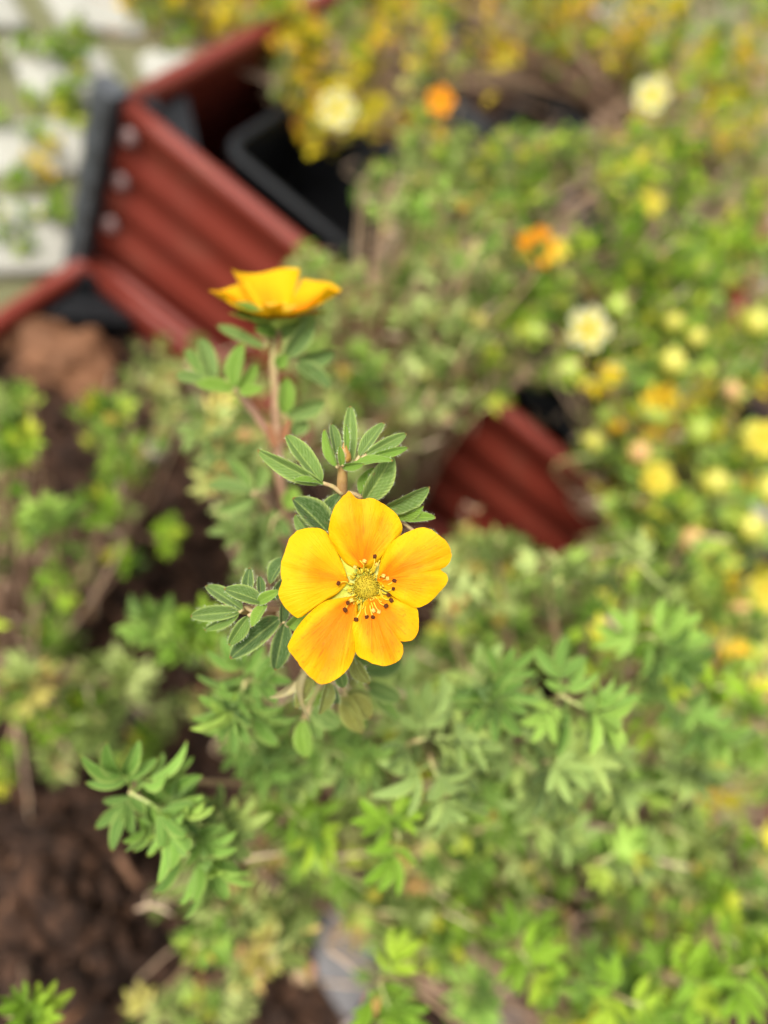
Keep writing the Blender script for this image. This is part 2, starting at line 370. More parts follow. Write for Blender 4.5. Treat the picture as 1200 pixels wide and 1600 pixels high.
# ------------------------------------------------------------------ crates
LU, LV = 0.56, 0.76
def panel_mesh(L):
    # ribbed panel: local x along, y outwards, z up 0..CH
    prof = []
    prof.append((0.0, 0.004)); 
    nz = 40
    z0, z1 = 0.006, CH - 0.014
    for k in range(nz + 1):
        t = k / nz; z = z0 + (z1 - z0) * t
        s = 0.5 - 0.5 * math.cos(2 * math.pi * t * 3.5)
        prof.append((0.003 + 0.0042 * s, z))
    # rolled rim
    for a in range(0, 181, 30):
        prof.append((0.001 + 0.0085 * math.cos(R_(a)) , CH - 0.010 + 0.009 * math.sin(R_(a)) + 0.0))
    prof += [(-0.0075, CH - 0.016), (-0.006, CH - 0.02), (-0.006, 0.004)]
    n = len(prof); vs = []; f = []
    nx = 14
    for i in range(nx + 1):
        x = -L / 2 + L * i / nx
        for y, z in prof: vs.append((x, y, z))
    for i in range(nx):
        for k in range(n): f.append([i * n + k, i * n + (k + 1) % n, (i + 1) * n + (k + 1) % n, (i + 1) * n + k])
    f.append(list(range(n))); f.append([nx * n + k for k in range(n)][::-1])
    return mesh('panel', vs, f, RED)
def screw_mesh():
    mb = MB(); X, Y, Z = Vector((1, 0, 0)), Vector((0, 1, 0)), Vector((0, 0, 1))
    prof = [(0.0075, -0.001), (0.0075, 0.001), (0.0058, 0.0015), (0.005, 0.003), (0.0034, 0.0038), (0.002, 0.0038), (0.0016, 0.0028), (0.0, 0.0028)]
    n = 16; vs = []; f = []
    for r, y in prof:
        for i in range(n):
            a = 2 * math.pi * i / n; vs.append((r * math.cos(a), y, r * math.sin(a)))
    for k in range(len(prof) - 1):
        for i in range(n): f.append([k * n + i, k * n + (i + 1) % n, (k + 1) * n + (i + 1) % n, (k + 1) * n + i])
    return mesh('screw', vs, f, STEEL)
def post_mesh():
    # corner post: ridged outside, triangular gusset inside set lower than the rim; local +x,+y point into the crate
    mb = MB()
    prof = [(-0.022, -0.016), (-0.016, -0.022), (-0.002, -0.022), (0.001, -0.018), (0.001, 0.001), (-0.018, 0.001), (-0.022, -0.002)]
    lev = [0.0, 0.003] + [0.012 + k * (CH - 0.03) / 16 for k in range(17)] + [CH - 0.006, CH + 0.002, CH + 0.004]
    n = len(prof); vs = []; f = []
    for k, z in enumerate(lev):
        for i, (x, y) in enumerate(prof):
            s_ = 0.97 if k in (0, len(lev) - 1) else (1.0 if (k // 2) % 2 else 0.95) if i != 4 else 1.0
            vs.append((x * s_, y * s_, z))
    for k in range(len(lev) - 1):
        for i in range(n): f.append([k * n + i, k * n + (i + 1) % n, (k + 1) * n + (i + 1) % n, (k + 1) * n + i])
    f.append(list(range(n))[::-1]); f.append([(len(lev) - 1) * n + i for i in range(n)]); mb.add(vs, f)
    for z0_, z1_, e in ((0.0, CH - 0.018, 0.068), (CH - 0.018, CH - 0.003, 0.022)):
        p2 = [(0.0085, 0.0085), (e, 0.0085), (e, 0.0115), (0.0115, e), (0.0085, e)]
        m = len(p2); vs = [(x, y, z) for z in (z0_, z1_) for x, y in p2]
        f = [[i, (i + 1) % m, m + (i + 1) % m, m + i] for i in range(m)] + [list(range(m))[::-1], [m + i for i in range(m)]]; mb.add(vs, f, 1)
    return mb.me('corner_post', [BLACK, POTB], False)
SC, PO = screw_mesh(), post_mesh()
FU = 1.12                                       # length of the front planter
_pm = {}
def panel_of(L):
    if L not in _pm: _pm[L] = panel_mesh(L - 0.004)
    return _pm[L]
def crate(u0, v0, z0, label, LU=LU, LV=LV):
    base = C3(u0 + LU / 2, v0 + LV / 2, z0)
    t = thing('plastic_crate', base, label, 'crate', 'red crates with black corner posts')
    B = Matrix.Rotation(CYAW, 4, 'Z')
    for (me, x, y, a, L) in ((panel_of(LU), 0, -LV / 2, 180, LU), (panel_of(LU), 0, LV / 2, 0, LU), (panel_of(LV), -LU / 2, 0, 90, LV), (panel_of(LV), LU / 2, 0, 270, LV)):
        # rotate so that local +y faces outwards
        M = Matrix.Translation(base) @ B @ Matrix.Translation((x, y, 0)) @ Matrix.Rotation(R_(a), 4, 'Z')
        p = link('panel', me, t, M)
        for sx in (-1, 1):
            for zz in (0.047, 0.095, 0.142):
                q = link('screw', SC, p, M @ Matrix.Translation((sx * (L / 2 - 0.0135), 0.0088 if zz != 0.095 else 0.0065, zz)))
    for (sx, sy, a) in ((-1, -1, 0), (1, -1, 90), (1, 1, 180), (-1, 1, 270)):
        M = Matrix.Translation(base) @ B @ Matrix.Translation((sx * LU / 2, sy * LV / 2, 0)) @ Matrix.Rotation(R_(a), 4, 'Z')
        link('corner_post', PO, t, M)
    mb = MB(); mb.box(Vector((0, 0, 0.006)), Vector((1, 0, 0)), Vector((0, 1, 0)), Vector((0, 0, 1)), LU / 2 - 0.01, LV / 2 - 0.01, 0.004)
    link('crate_floor', mb.me('crate_floor', [RED], False), t, Matrix.Translation(base) @ B)
    return t
crate(0, -LV - 0.016, 0, 'red ribbed crate filled with soil, standing in front of the raised crate', FU)
crate(0, 0, CH + 0.004, 'raised red ribbed crate with three screws beside its black corner post')
crate(0, 0, 0, 'red ribbed crate carrying the raised crate on its rim')

# soil in the front crate, heaped up beside the shrubs
HEAP = onz(60, 1430, SOIL + .06)
def soilz(x, y):
    p = Vector((x, y, 0)); d = (Vector((x, y)) - HEAP.xy).length
    h = 0.014 * noise.fractal(Vector((x * 14, y * 14, 0)), 1.0, 2.0, 6) + 0.007 * noise.noise(Vector((x * 70, y * 70, 3)))
    return SOIL + h + 0.115 * math.exp(-(d / 0.085) ** 2)
def onsoil(px, py, up=0.0):
    d = ray(px, py); t = 0.2
    while t < 1.2:
        q = CAM + d * t
        if q.z < soilz(q.x, q.y) + up: break
        t += .002
    return q
N1, N2 = 150, 110; vs = []; f = []
for j in range(N2 + 1):
    for i in range(N1 + 1):
        u = 0.008 + (FU - 0.016) * i / N1; v_ = -LV - 0.008 + (LV - 0.016) * j / N2
        p = C3(u, v_, SOIL)
        vs.append((p.x, p.y, soilz(p.x, p.y)))
for j in range(N2):
    for i in range(N1): a = j * (N1 + 1) + i; f.append([a, a + 1, a + N1 + 2, a + N1 + 1])
so = link('soil', mesh('soil', vs, f, SOILM)); so['kind'] = 'structure'
def lump_mesh(name, rx, ry, rz, mat, seed, n=10, m=8, rough=0.28):
    vs = []; f = []
    for j in range(m + 1):
        t = math.pi * j / m
        for i in range(n):
            p = 2 * math.pi * i / n
            d = Vector((math.sin(t) * math.cos(p), math.sin(t) * math.sin(p), math.cos(t)))
            k = 1 + rough * noise.fractal(d * 1.3 + Vector((seed, 0, 0)), 1.0, 2.0, 3)
            vs.append((d.x * rx * k, d.y * ry * k, d.z * rz * k))
    for j in range(m):
        for i in range(n): f.append([j * n + i, (j + 1) * n + i, (j + 1) * n + (i + 1) % n, j * n + (i + 1) % n])
    return mesh(name, vs, f, mat)
cl = [lump_mesh('clod', 1, .8, .7, SOILM, k * 7.3, 7, 5, 0.5) for k in range(4)]
V0 = [np.array([tuple(q.co) for q in m.vertices]) for m in cl]; F0 = [np.array([tuple(p.vertices) for p in m.polygons]) for m in cl]
VV = []; FF = []; b = 0; rs = random.Random(8)
for k in range(5200):
    if k < 1600:
        a_, r_ = rs.uniform(0, 6.28), .17 * math.sqrt(rs.random()); p = Vector((HEAP.x + r_ * math.cos(a_), HEAP.y + r_ * math.sin(a_), 0))
        u, v_ = uv_of(p)
        if not (.02 < u < FU - .02 and -LV + .01 < v_ < -.02): continue
    else: p = C3(rs.uniform(.015, FU * .75), rs.uniform(-LV, -0.015), 0)
    s = 0.0025 + 0.013 * rs.random() ** 3.2; i = rs.randrange(4)
    R3 = np.array(Matrix.Rotation(rs.uniform(0, 6.28), 3, 'Z') @ Matrix.Rotation(rs.uniform(-.6, .6), 3, 'X'))
    VV.append((V0[i] * s) @ R3.T + np.array((p.x, p.y, soilz(p.x, p.y) + s * 0.3))); FF.append(F0[i] + b); b += len(V0[i])
c_ = link('soil_clods', mesh('soil_clods', np.concatenate(VV), np.concatenate(FF), SOILM)); c_['kind'] = 'stuff'

# ------------------------------------------------------------------ pots
def pot_mesh(side, h, mat, fill):
    mb = MB(); a = side / 2; bt = a * 0.8
    def ring(r, z):
        o = []
        for (cx, cy, a0) in ((1, 1, 0), (-1, 1, 90), (-1, -1, 180), (1, -1, 270)):
            for k in range(4):
                q = R_(a0 + 30 * k); rr = r * 0.22
                o.append(Vector((cx * (r - rr) + rr * math.cos(q), cy * (r - rr) + rr * math.sin(q), z)))
        return o
    prof = [(bt, 0), (a * 0.95, h - 0.016), (a * 0.95 + 0.001, h - 0.015), (a + 0.002, h - 0.014), (a + 0.003, h - 0.001), (a + 0.001, h), (a - 0.0035, h), (a - 0.005, h - 0.003), (bt * 1.1 * 0.92, h - fill)]
    n = 16; vs = []; f = []
    for r, z in prof: vs += ring(r, z)
    for k in range(len(prof) - 1):
        for i in range(n): f.append([k * n + i, k * n + (i + 1) % n, (k + 1) * n + (i + 1) % n, (k + 1) * n + i])
    f.append(list(range(n))[::-1])
    mb.add(vs, f); me = mb.me('nursery_pot', [mat])
    ms = MB(); pts = ring(a * 0.93, h - fill); c = [Vector((0, 0, h - fill + 0.006))]
    ms.add(pts + c, [[i, (i + 1) % n, n] for i in range(n)]); return me, ms.me('potting_soil', [SOILM])
BZ = CH + 0.004 + 0.010                      # floor level of the raised crate
POTH = 0.135
pm, ps = pot_mesh(0.155, POTH, POTB, 0.022)
pme, pse = pot_mesh(0.155, POTH, POTB, 0.115)
def pot(pme, psme, loc, rz, label, group):
    t = tag(link('nursery_pot', pme, None, Matrix.Translation(loc) @ Matrix.Rotation(rz, 4, 'Z')), label, 'pot', group)
    link('potting_soil', psme, t, WM[t.name]); return t
POTS = {}
rs = random.Random(3)
for (i, j), lab in {(0, 0): 'nearly empty black pot whose rim runs behind the panel with three screws', (1, 0): 'square black pot holding the bright green shrub with a cream bloom', (2, 0): 'nearly empty black pot behind the shaded end of the red panel',
        (0, 1): 'square black pot holding the yellow and brown leaved shrub', (1, 1): 'square black pot holding the grey green shrub with orange blooms', (2, 1): 'square black pot holding the green shrub with many lemon buds',
        (0, 2): 'square black pot holding the yellowing shrub that spills over the crate rim', (1, 2): 'square black pot holding the pale green shrub', (2, 2): 'square black pot holding the lime green shrub with yellow blooms',
        (1, 3): 'square black pot holding the golden leaved shrub at the far wall', (2, 3): 'square black pot holding the lime and golden leaved shrub'}.items():
    p = C3(0.14 + i * 0.160, 0.134 + j * 0.160, BZ); POTS[(i, j)] = p
    e_ = (i, j) in ((0, 0), (2, 0))
    pot(pme if e_ else pm, pse if e_ else ps, p, CYAW + rs.uniform(-.02, .02), lab, 'black pots in the raised crate')
pmr, psr = pot_mesh(0.22, 0.20, POTB, 0.03)
GP = {}
for k, (px, py, D, lab) in enumerate(((1150, 800, 0.72, 'large square black pot on the paving beside the end of the raised crate'), (1180, 350, 1.0, 'large square black pot on the paving behind the yellow flowered shrubs'))):
    p = W(px, py, D); u_, v_ = uv_of(p); u_ = max(u_, LU + 0.16); v_ = max(v_, 0.15); p = C3(u_, v_, 0.012); GP[k] = p
    pot(pmr, psr, p, CYAW, lab, 'large pots on the paving')

# ------------------------------------------------------------------ leaves
def leaflet(L, Wd, rows=5, cols=2, fold=0.25, curl=0.15, side=0.0, wav=0.0, rs=None, roll=0.0):
    """blade along +y from the origin, normal +z. returns verts, faces, lu, lv"""
    vs = []; f = []; LUa = []; LVa = []
    for k in range(rows + 1):
        t = k / rows
        wd = Wd * 0.5 * max(0.0, (math.sin(math.pi * min(1, t ** 0.92 * 0.96 + 0.03)) ** 0.62))
        if k == 0: wd = Wd * 0.07
        if k == rows: wd = Wd * 0.05
        for c in range(-cols, cols + 1):
            s = c / cols; x = s * wd
            z = abs(s) ** 1.3 * wd * fold * 1.6 - curl * L * t * t
            if roll: z -= roll * wd * max(0, abs(s) - 0.6) ** 2 * 6
            if wav: z += wav * L * math.sin(t * 9 + s * 2.1) * abs(s)
            y = L * (t - 0.35 * curl * t * t)
            vs.append((x + side * L * t * t, y, z)); LUa.append(s); LVa.append(t)
    n = 2 * cols + 1
    for k in range(rows):
        for c in range(n - 1): f.append([k * n + c, k * n + c + 1, (k + 1) * n + c + 1, (k + 1) * n + c])
    return vs, f, LUa, LVa
def compound(rs, rows=4, cols=1, nl=5):
    k_ = 1.12 if cols > 1 else 1.0
    vs = []; f = []; lu = []; lv = []
    P = 0.005
    angs = {5: [(0, 1, 1.0), (33, 1, .92), (-33, 1, .92), (68, .62, .8), (-68, .62, .8)], 3: [(0, 1, 1.0), (42, .95, .85), (-42, .95, .85)]}[nl]
    for a, at, s in angs:
        L = 0.0105 * k_ * s * rs.uniform(.85, 1.12); V_, F_, A_, B_ = leaflet(L, L * rs.uniform(.29, .37), rows, cols, rs.uniform(.3, .8), rs.uniform(.0, .4), rs.uniform(-.08, .08))
        q = Matrix.Translation((0, P * at, 0)) @ Matrix.Rotation(R_(-a + rs.uniform(-7, 7)), 4, 'Z') @ Matrix.Rotation(rs.uniform(-.05, .35), 4, 'X') @ Matrix.Rotation(rs.uniform(-.5, .5), 4, 'Y')
        b = len(vs); vs += [tuple(q @ Vector(p)) for p in V_]; f += [[b + i for i in x] for x in F_]; lu += A_; lv += B_
    tv, tf, _ = tube_geo([(0, 0, 0), (0, P * .5, .0002), (0, P, 0)], 0.00035, 3, False)
    b = len(vs); vs += [tuple(p) for p in tv]; f += [[b + i for i in x] for x in tf]; lu += [0] * len(tv); lv += [0.2] * len(tv)
    return vs, f, lu, lv
rs = random.Random(21)
CV_ = [compound(rs, 4, 1, 5) for _ in range(6)] + [compound(rs, 4, 1, 3) for _ in range(2)]
CVM = [compound(rs, 9, 3, 5) for _ in range(6)] + [compound(rs, 9, 3, 3) for _ in range(2)]      # finer for near shoots
_lc = {}
def leaf_data(var, fine, mat):
    k = (var, fine, mat.name)
    if k not in _lc:
        vs, f, lu, lv = (CVM if fine else CV_)[var]
        _lc[k] = mesh('leaf', vs, f, mat, {'lu': lu, 'lv': lv, 'tint': [0] * len(vs)})
    return _lc[k]
LN = [(np.array(c[0]), np.array(c[1]) if len(set(map(len, c[1]))) == 1 else c[1], np.array(c[2]), np.array(c[3])) for c in CV_]

AVOID = [[(140, 90), (205, 100), (300, 60), (360, 205), (450, 270), (560, 360), (600, 420), (560, 430), (460, 360), (440, 440), (330, 450), (230, 470), (100, 400)],
    [(645, 745), (700, 680), (770, 635), (860, 700), (955, 800), (945, 855), (865, 865), (760, 805)], [(790, 600), (960, 615), (960, 700), (880, 715)],
    [(60, 620), (115, 610), (130, 760), (100, 800), (60, 720)], [(95, 860), (230, 900), (240, 1000), (120, 960)], [(130, 1180), (240, 1200), (260, 1300), (130, 1290)], [(215, 590), (250, 600), (255, 790), (215, 770)],
    [(765, 120), (850, 75), (1000, 170), (985, 210), (830, 210)], [(0, 1270), (140, 1270), (210, 1400), (220, 1550), (0, 1550)], [(860, 250), (930, 270), (930, 350), (870, 340)]]
def avoid(p):
    X, Y, D = proj(p)
    for P in AVOID:
        c = False; j = len(P) - 1
        for i in range(len(P)):
            if (P[i][1] > Y) != (P[j][1] > Y) and X < (P[j][0] - P[i][0]) * (Y - P[i][1]) / (P[j][1] - P[i][1]) + P[i][0]: c = not c
            j = i
        if c: return True
    return False
class Shrub:
    def __init__(s, name, base, label, mat, group=None, cat='shrub', stem=STEM, cap=90, seed=0):
        s.t = thing(name, base, label, cat, group); s.base = Vector(base); s.mat = mat; s.leaves = []; s.stem = stem; s.cap = cap; s.rs = random.Random(seed * 17 + 3); s.n = 0
    def shoot(s, tip, tdir=None, nl=12, sc=1.0, t0=0.5, r0=0.0019, r1=0.0006, mat=None, start=None, fine=False, bow=0.25, tint=None, stem_m=None):
        rs = s.rs; tip = Vector(tip)
        st = Vector(start) if start is not None else s.base + Vector((rs.uniform(-.02, .02), rs.uniform(-.02, .02), -0.006))
        d = tip - st; L = d.length
        td = Vector(tdir).normalized() if tdir is not None else (d.normalized() + Vector((0, 0, 0.6))).normalized()
        mid = st + d * 0.45 + Vector((rs.uniform(-1, 1), rs.uniform(-1, 1), rs.uniform(-.2, .6))) * (L * bow * 0.3)
        pts = smoothpath([st, mid, tip - td * min(0.03, L * 0.22), tip], 12)
        v, f, a = tube_geo(pts, [r0 + (r1 - r0) * k / 11 for k in range(11)] + [r1 * .3], 5)
        link('stem', mesh('stem', v, f, stem_m or s.stem, {'lv': a}), s.t)
        s.n += 1
        ang = rs.uniform(0, 6.28)
        for k in range(nl):
            t = 1 - (1 - t0) * ((k + 0.5 * rs.random()) / nl) ** 1.5
            x = t * 11; i = min(int(x), 10); p = pts[i].lerp(pts[i + 1], x - i); tg = (pts[i + 1] - pts[i]).normalized()
            ang += 2.4 + rs.uniform(-.3, .3)
            e1 = tg.cross(Vector((0.3, 0.5, 0.81))).normalized(); e2 = tg.cross(e1)
            out = e1 * math.cos(ang) + e2 * math.sin(ang)
            el = 0.95 * (1 - k / nl) ** 1.5 + 0.22 + rs.uniform(-.2, .2)
            dy = (out * math.cos(el) + tg * math.sin(el)).normalized()
            if k > 2: dy = (dy + Vector((0, 0, rs.uniform(-.15, .35)))).normalized()
            zx = (tg - dy * tg.dot(dy)) + Vector((rs.uniform(-.3, .3), rs.uniform(-.3, .3), rs.uniform(-.3, .5)))
            zx = (zx - dy * zx.dot(dy)).normalized(); xx = dy.cross(zx)
            sz = sc * rs.uniform(.75, 1.15) * (0.55 + 0.45 * min(1, k / 3))
            M = Matrix(((xx.x * sz, dy.x * sz, zx.x * sz, p.x), (xx.y * sz, dy.y * sz, zx.y * sz, p.y), (xx.z * sz, dy.z * sz, zx.z * sz, p.z), (0, 0, 0, 1)))
            if not fine and avoid(p + dy * .01) and rs.random() < .93: continue
            s.leaves.append((M, rs.randrange(8), ({LEAF_GREEN: NEAR_GREEN, LEAF_SAGE: NEAR_SAGE, LEAF_LIME: NEAR_LIME}.get(mat, mat) if fine else None) or mat or s.mat, fine, rs.random()))
        return pts
    def finish(s, keep=None):
        L = s.leaves
        def key(e):
            X, Y, D = proj(e[0].translation); ins = -30 < X < 1230 and -30 < Y < 1630
            return (0 if e[3] else 1, 0 if ins else 1, D)
        L.sort(key=key)
        for M, var, mat, fine, tn in L[:s.cap]:
            link('leaf', leaf_data(var, fine, mat), s.t, M)
        rest = L[s.cap:]
        if rest:
            mats = []; V_ = []; F_ = []; lu = []; lv = []; ti = []; mi = []; b = 0
            for M, var, mat, fine, tn in rest:
                if mat not in mats: mats.append(mat)
                v, f, a, c = LN[var]; m = np.array(M)
                V_.append(v @ m[:3, :3].T + m[:3, 3]); F_.append(np.array(f) + b); b += len(v)
                lu.append(a); lv.append(c); ti.append(np.full(len(v), tn)); mi += [mats.index(mat)] * len(f)
            me = mesh('foliage', np.concatenate(V_), np.concatenate(F_), mats, {'lu': np.concatenate(lu), 'lv': np.concatenate(lv), 'tint': np.concatenate(ti)}, True, mi)
            o = link('foliage', me, s.t, Matrix.Identity(4)); o['kind'] = 'stuff'

# ------------------------------------------------------------------ flowers
def petal_generic(L, Wd, cup, mat, seed, notch=0.08):
    rs = random.Random(seed); nr, na = 8, 12; vs = []; f = []; lu = []; lv = []
    ph = rs.uniform(0, 6)
    for k in range(nr + 1):
        s = k / nr
        for i in range(na + 1):
            q = -1 + 2 * i / na
            a = q * 1.0
            # obovate: width grows then rounds; tip slightly notched
            r = L * s * (1 - 0.30 * abs(q) ** 3.0 - notch * math.exp(-(q / 0.22) ** 2))
            x = Wd * 0.5 * math.sin(a * 1.35) / math.sin(1.35) * (s ** 0.75) * (1.06 - 0.1 * s)
            y = r * (0.75 + 0.25 * math.cos(a * 1.25)) + L * 0.08
            z = cup * L * s ** 1.6 + 0.10 * L * q * q * s + 0.035 * L * math.sin(4 * q + ph) * s * s
            vs.append((x, y, z)); lu.append(q); lv.append(s)
    n = na + 1
    for k in range(nr):
        for i in range(na): f.append([k * n + i, k * n + i + 1, (k + 1) * n + i + 1, (k + 1) * n + i])
    return mesh('petal', vs, f, mat, {'lu': lu, 'lv': lv})
_fc = {}
def generic_flower(parent, loc, nrm, diam, cup, pmat, spin=0.0, seed=0, center=True, stem_from=None, stem_m=STEM_PALE, wide=1.05, xax=None, spec=None):
    L = diam * 0.46
    n = Vector(nrm).normalized(); x = n.cross(Vector((0.2, 0.1, 0.97)))
    if x.length < .05: x = n.cross(Vector((1, 0, 0)))
    if xax is not None: x = xax - n * n.dot(xax)
    x.normalize(); y = n.cross(x)
    B = Matrix(((x.x, y.x, n.x, loc[0]), (x.y, y.y, n.y, loc[1]), (x.z, y.z, n.z, loc[2]), (0, 0, 0, 1)))
    mb = MB(); X, Y, Z = Vector((1, 0, 0)), Vector((0, 1, 0)), Vector((0, 0, 1))
    mb.sph(Vector((0, 0, -0.0008)), diam * 0.09, X, Y, Z, None, diam * 0.06, 10, 6)
    for k in range(10):
        q = Matrix.Rotation(k * math.pi / 5 + spin + (0.3 if k % 2 else 0), 4, 'Z')
        V_, F_, A_, B_ = leaflet(L * (0.72 if k % 2 else 0.6), L * 0.3, 4, 1, .3, -0.9 * max(cup, .1), 0)
        mb.add([q @ (Vector(p) + Vector((0, 0.001, -0.0012))) for p in V_], F_)
    if stem_from is not None:
        Bi = B.inverted(); s0 = Bi @ Vector(stem_from)
        mb.tube(smoothpath([s0, s0 * 0.5 + Vector((0, 0, -s0.length * .15)), Vector((0, 0, -0.004)), Vector((0, 0, -0.001))], 8), 0.0006, 6, 0)
    fl = link('flower', mb.me('flower', [BUDG]), parent, B)
    if spec:
        for k, (az, cp, wd, ln, pm2) in enumerate(spec):
            link('petal', petal_generic(L * ln, L * wd, cp, pm2, k * 7 + 2, .05), fl, B @ Matrix.Rotation(R_(az - 90), 4, 'Z') @ Matrix.Translation((0, 0, 0.0002 * k)))
    for k in range(0 if spec else 5):
        key = (round(L, 4), round(cup, 2), pmat.name, k, wide)
        if key not in _fc: _fc[key] = petal_generic(L, L * wide, cup, pmat, k * 3 + 1)
        link('petal', _fc[key], fl, B @ Matrix.Rotation(k * 2 * math.pi / 5 + spin, 4, 'Z') @ Matrix.Translation((0, 0, 0.0003 * k)))
    if center:
        kc = ('c', round(diam, 3))
        if kc not in _fc:
            mc = MB(); mc.sph(Vector((0, 0, 0.0008)), diam * 0.075, X, Y, Z, None, diam * 0.06, 10, 6)
            r2 = random.Random(4)
            for k in range(16):
                a = k * 2.4; e = diam * r2.uniform(.10, .15)
                tip = Vector((math.cos(a) * e, math.sin(a) * e, diam * .08)); mc.tube([Vector((math.cos(a) * e * .5, math.sin(a) * e * .5, 0.0005)), tip], 0.0002, 4)
                mc.sph(tip, 0.0005, X, Y, Z, None, None, 5, 4)
            _fc[kc] = mc.me('flower_center', [FIL])
        link('flower_center', _fc[kc], fl, B)
    return fl
def bud(parent, loc, nrm, size, mat, stem_from, seed=0):
    n = Vector(nrm).normalized(); x = n.cross(Vector((0.3, 0.9, 0.1))).normalized(); y = n.cross(x)
    B = Matrix(((x.x, y.x, n.x, loc[0]), (x.y, y.y, n.y, loc[1]), (x.z, y.z, n.z, loc[2]), (0, 0, 0, 1)))
    mb = MB(); X, Y, Z = Vector((1, 0, 0)), Vector((0, 1, 0)), Vector((0, 0, 1))
    mb.sph(Vector((0, 0, size * .3)), size * .5, X, Y, Z, None, size * .55, 10, 8, 0)
    for k in range(5):
        q = Matrix.Rotation(k * 2 * math.pi / 5, 4, 'Z')
        V_, F_, A_, B_ = leaflet(size * .85, size * .42, 4, 1, .3, -0.55)
        mb.add([q @ (Matrix.Rotation(0.35, 4, 'X') @ Vector(p) + Vector((0, size * .2, -size * .18))) for p in V_], F_, 1)
    Bi = B.inverted(); s0 = Bi @ Vector(stem_from)
    mb.tube(smoothpath([s0, s0 * .5, Vector((0, 0, -size * .35)), Vector((0, 0, -size * .1))], 6), 0.0006, 5, 1)
    return link('flower_bud', mb.me('flower_bud', [mat, BUDG]), parent, B)

# ================================================================== hero shrub
hb = onz(585, 1260, SOIL + 0.002)
hero = Shrub('potentilla_shrub', hb, 'orange flowered potentilla with one open golden bloom facing up and another held above it', LEAF_GREEN, 'potentilla shrubs', cap=150, seed=1)
MM = 0.136 / F_PX                          # metres per photo pixel at the focused bloom
fc = W(572, 917, 0.1365)
fn_ = -ray(572, 917).normalized()
fx = (RGT - fn_ * RGT.dot(fn_)).normalized(); fy = fn_.cross(fx)
def FP(px, py, z=0.0): return fc + fx * ((px - 572) * MM) - fy * ((py - 917) * MM) + fn_ * z
FB = Matrix(((fx.x, fy.x, fn_.x, fc.x), (fx.y, fy.y, fn_.y, fc.y), (fx.z, fy.z, fn_.z, fc.z), (0, 0, 0, 1)))
X3, Y3, Z3 = Vector((1, 0, 0)), Vector((0, 1, 0)), Vector((0, 0, 1))
mb = MB(); mb.sph(Vector((0, 0, -0.0018)), 0.0028, X3, Y3, Z3, None, 0.0022, 14, 8)
flower = link('flower', mb.me('flower', [SEPAL]), hero.t, FB)
flower['label'] = 'large golden orange five petalled bloom in sharp focus'
Z1 = lambda X, Y: (400 + X / 3.529, 740 + Y / 3.529)
petals = [
 ('left', 0.0, PETAL_Y, (512, 592), [(486, 560), (474, 490), (435, 405), (395, 332), (350, 303), (290, 300), (230, 316), (185, 360), (163, 430), (146, 485), (143, 555), (150, 598), (136, 645), (141, 690), (170, 742), (210, 778), (245, 792), (300, 760), (370, 712), (440, 672), (490, 622)]),
 ('bottom_left', 0.0006, PETAL_OR, (545, 672), [(512, 690), (485, 700), (430, 692), (370, 710), (290, 775), (230, 850), (193, 920), (190, 960), (228, 1010), (260, 1062), (310, 1105), (370, 1140), (430, 1122), (480, 1090), (522, 1045), (547, 985), (562, 900), (563, 800), (562, 730), (556, 695)]),
 ('bottom_right', 0.0011, PETAL_OR, (625, 680), [(588, 712), (560, 770), (522, 830), (508, 878), (535, 925), (560, 988), (620, 1022), (690, 1045), (750, 1036), (798, 1002), (808, 950), (800, 930), (788, 920), (850, 912), (888, 865), (894, 800), (882, 735), (820, 700), (740, 670), (665, 662)]),
 ('top', 0.0009, PETAL, (585, 520), [(540, 522), (490, 492), (440, 420), (402, 340), (408, 270), (430, 200), (465, 150), (500, 118), (515, 107), (532, 122), (552, 143), (580, 147), (640, 142), (700, 170), (762, 212), (796, 262), (805, 315), (775, 370), (730, 430), (690, 475), (650, 512), (620, 525)]),
 ('right', 0.0017, PETAL, (665, 590), [(675, 550), (686, 480), (706, 440), (722, 408), (760, 370), (825, 330), (900, 305), (955, 314), (1000, 350), (1040, 380), (1068, 432), (1066, 482), (1040, 515), (1014, 532), (1040, 552), (1052, 580), (1040, 615), (1005, 655), (955, 705), (890, 736), (820, 722), (762, 685), (715, 640), (680, 620)])]
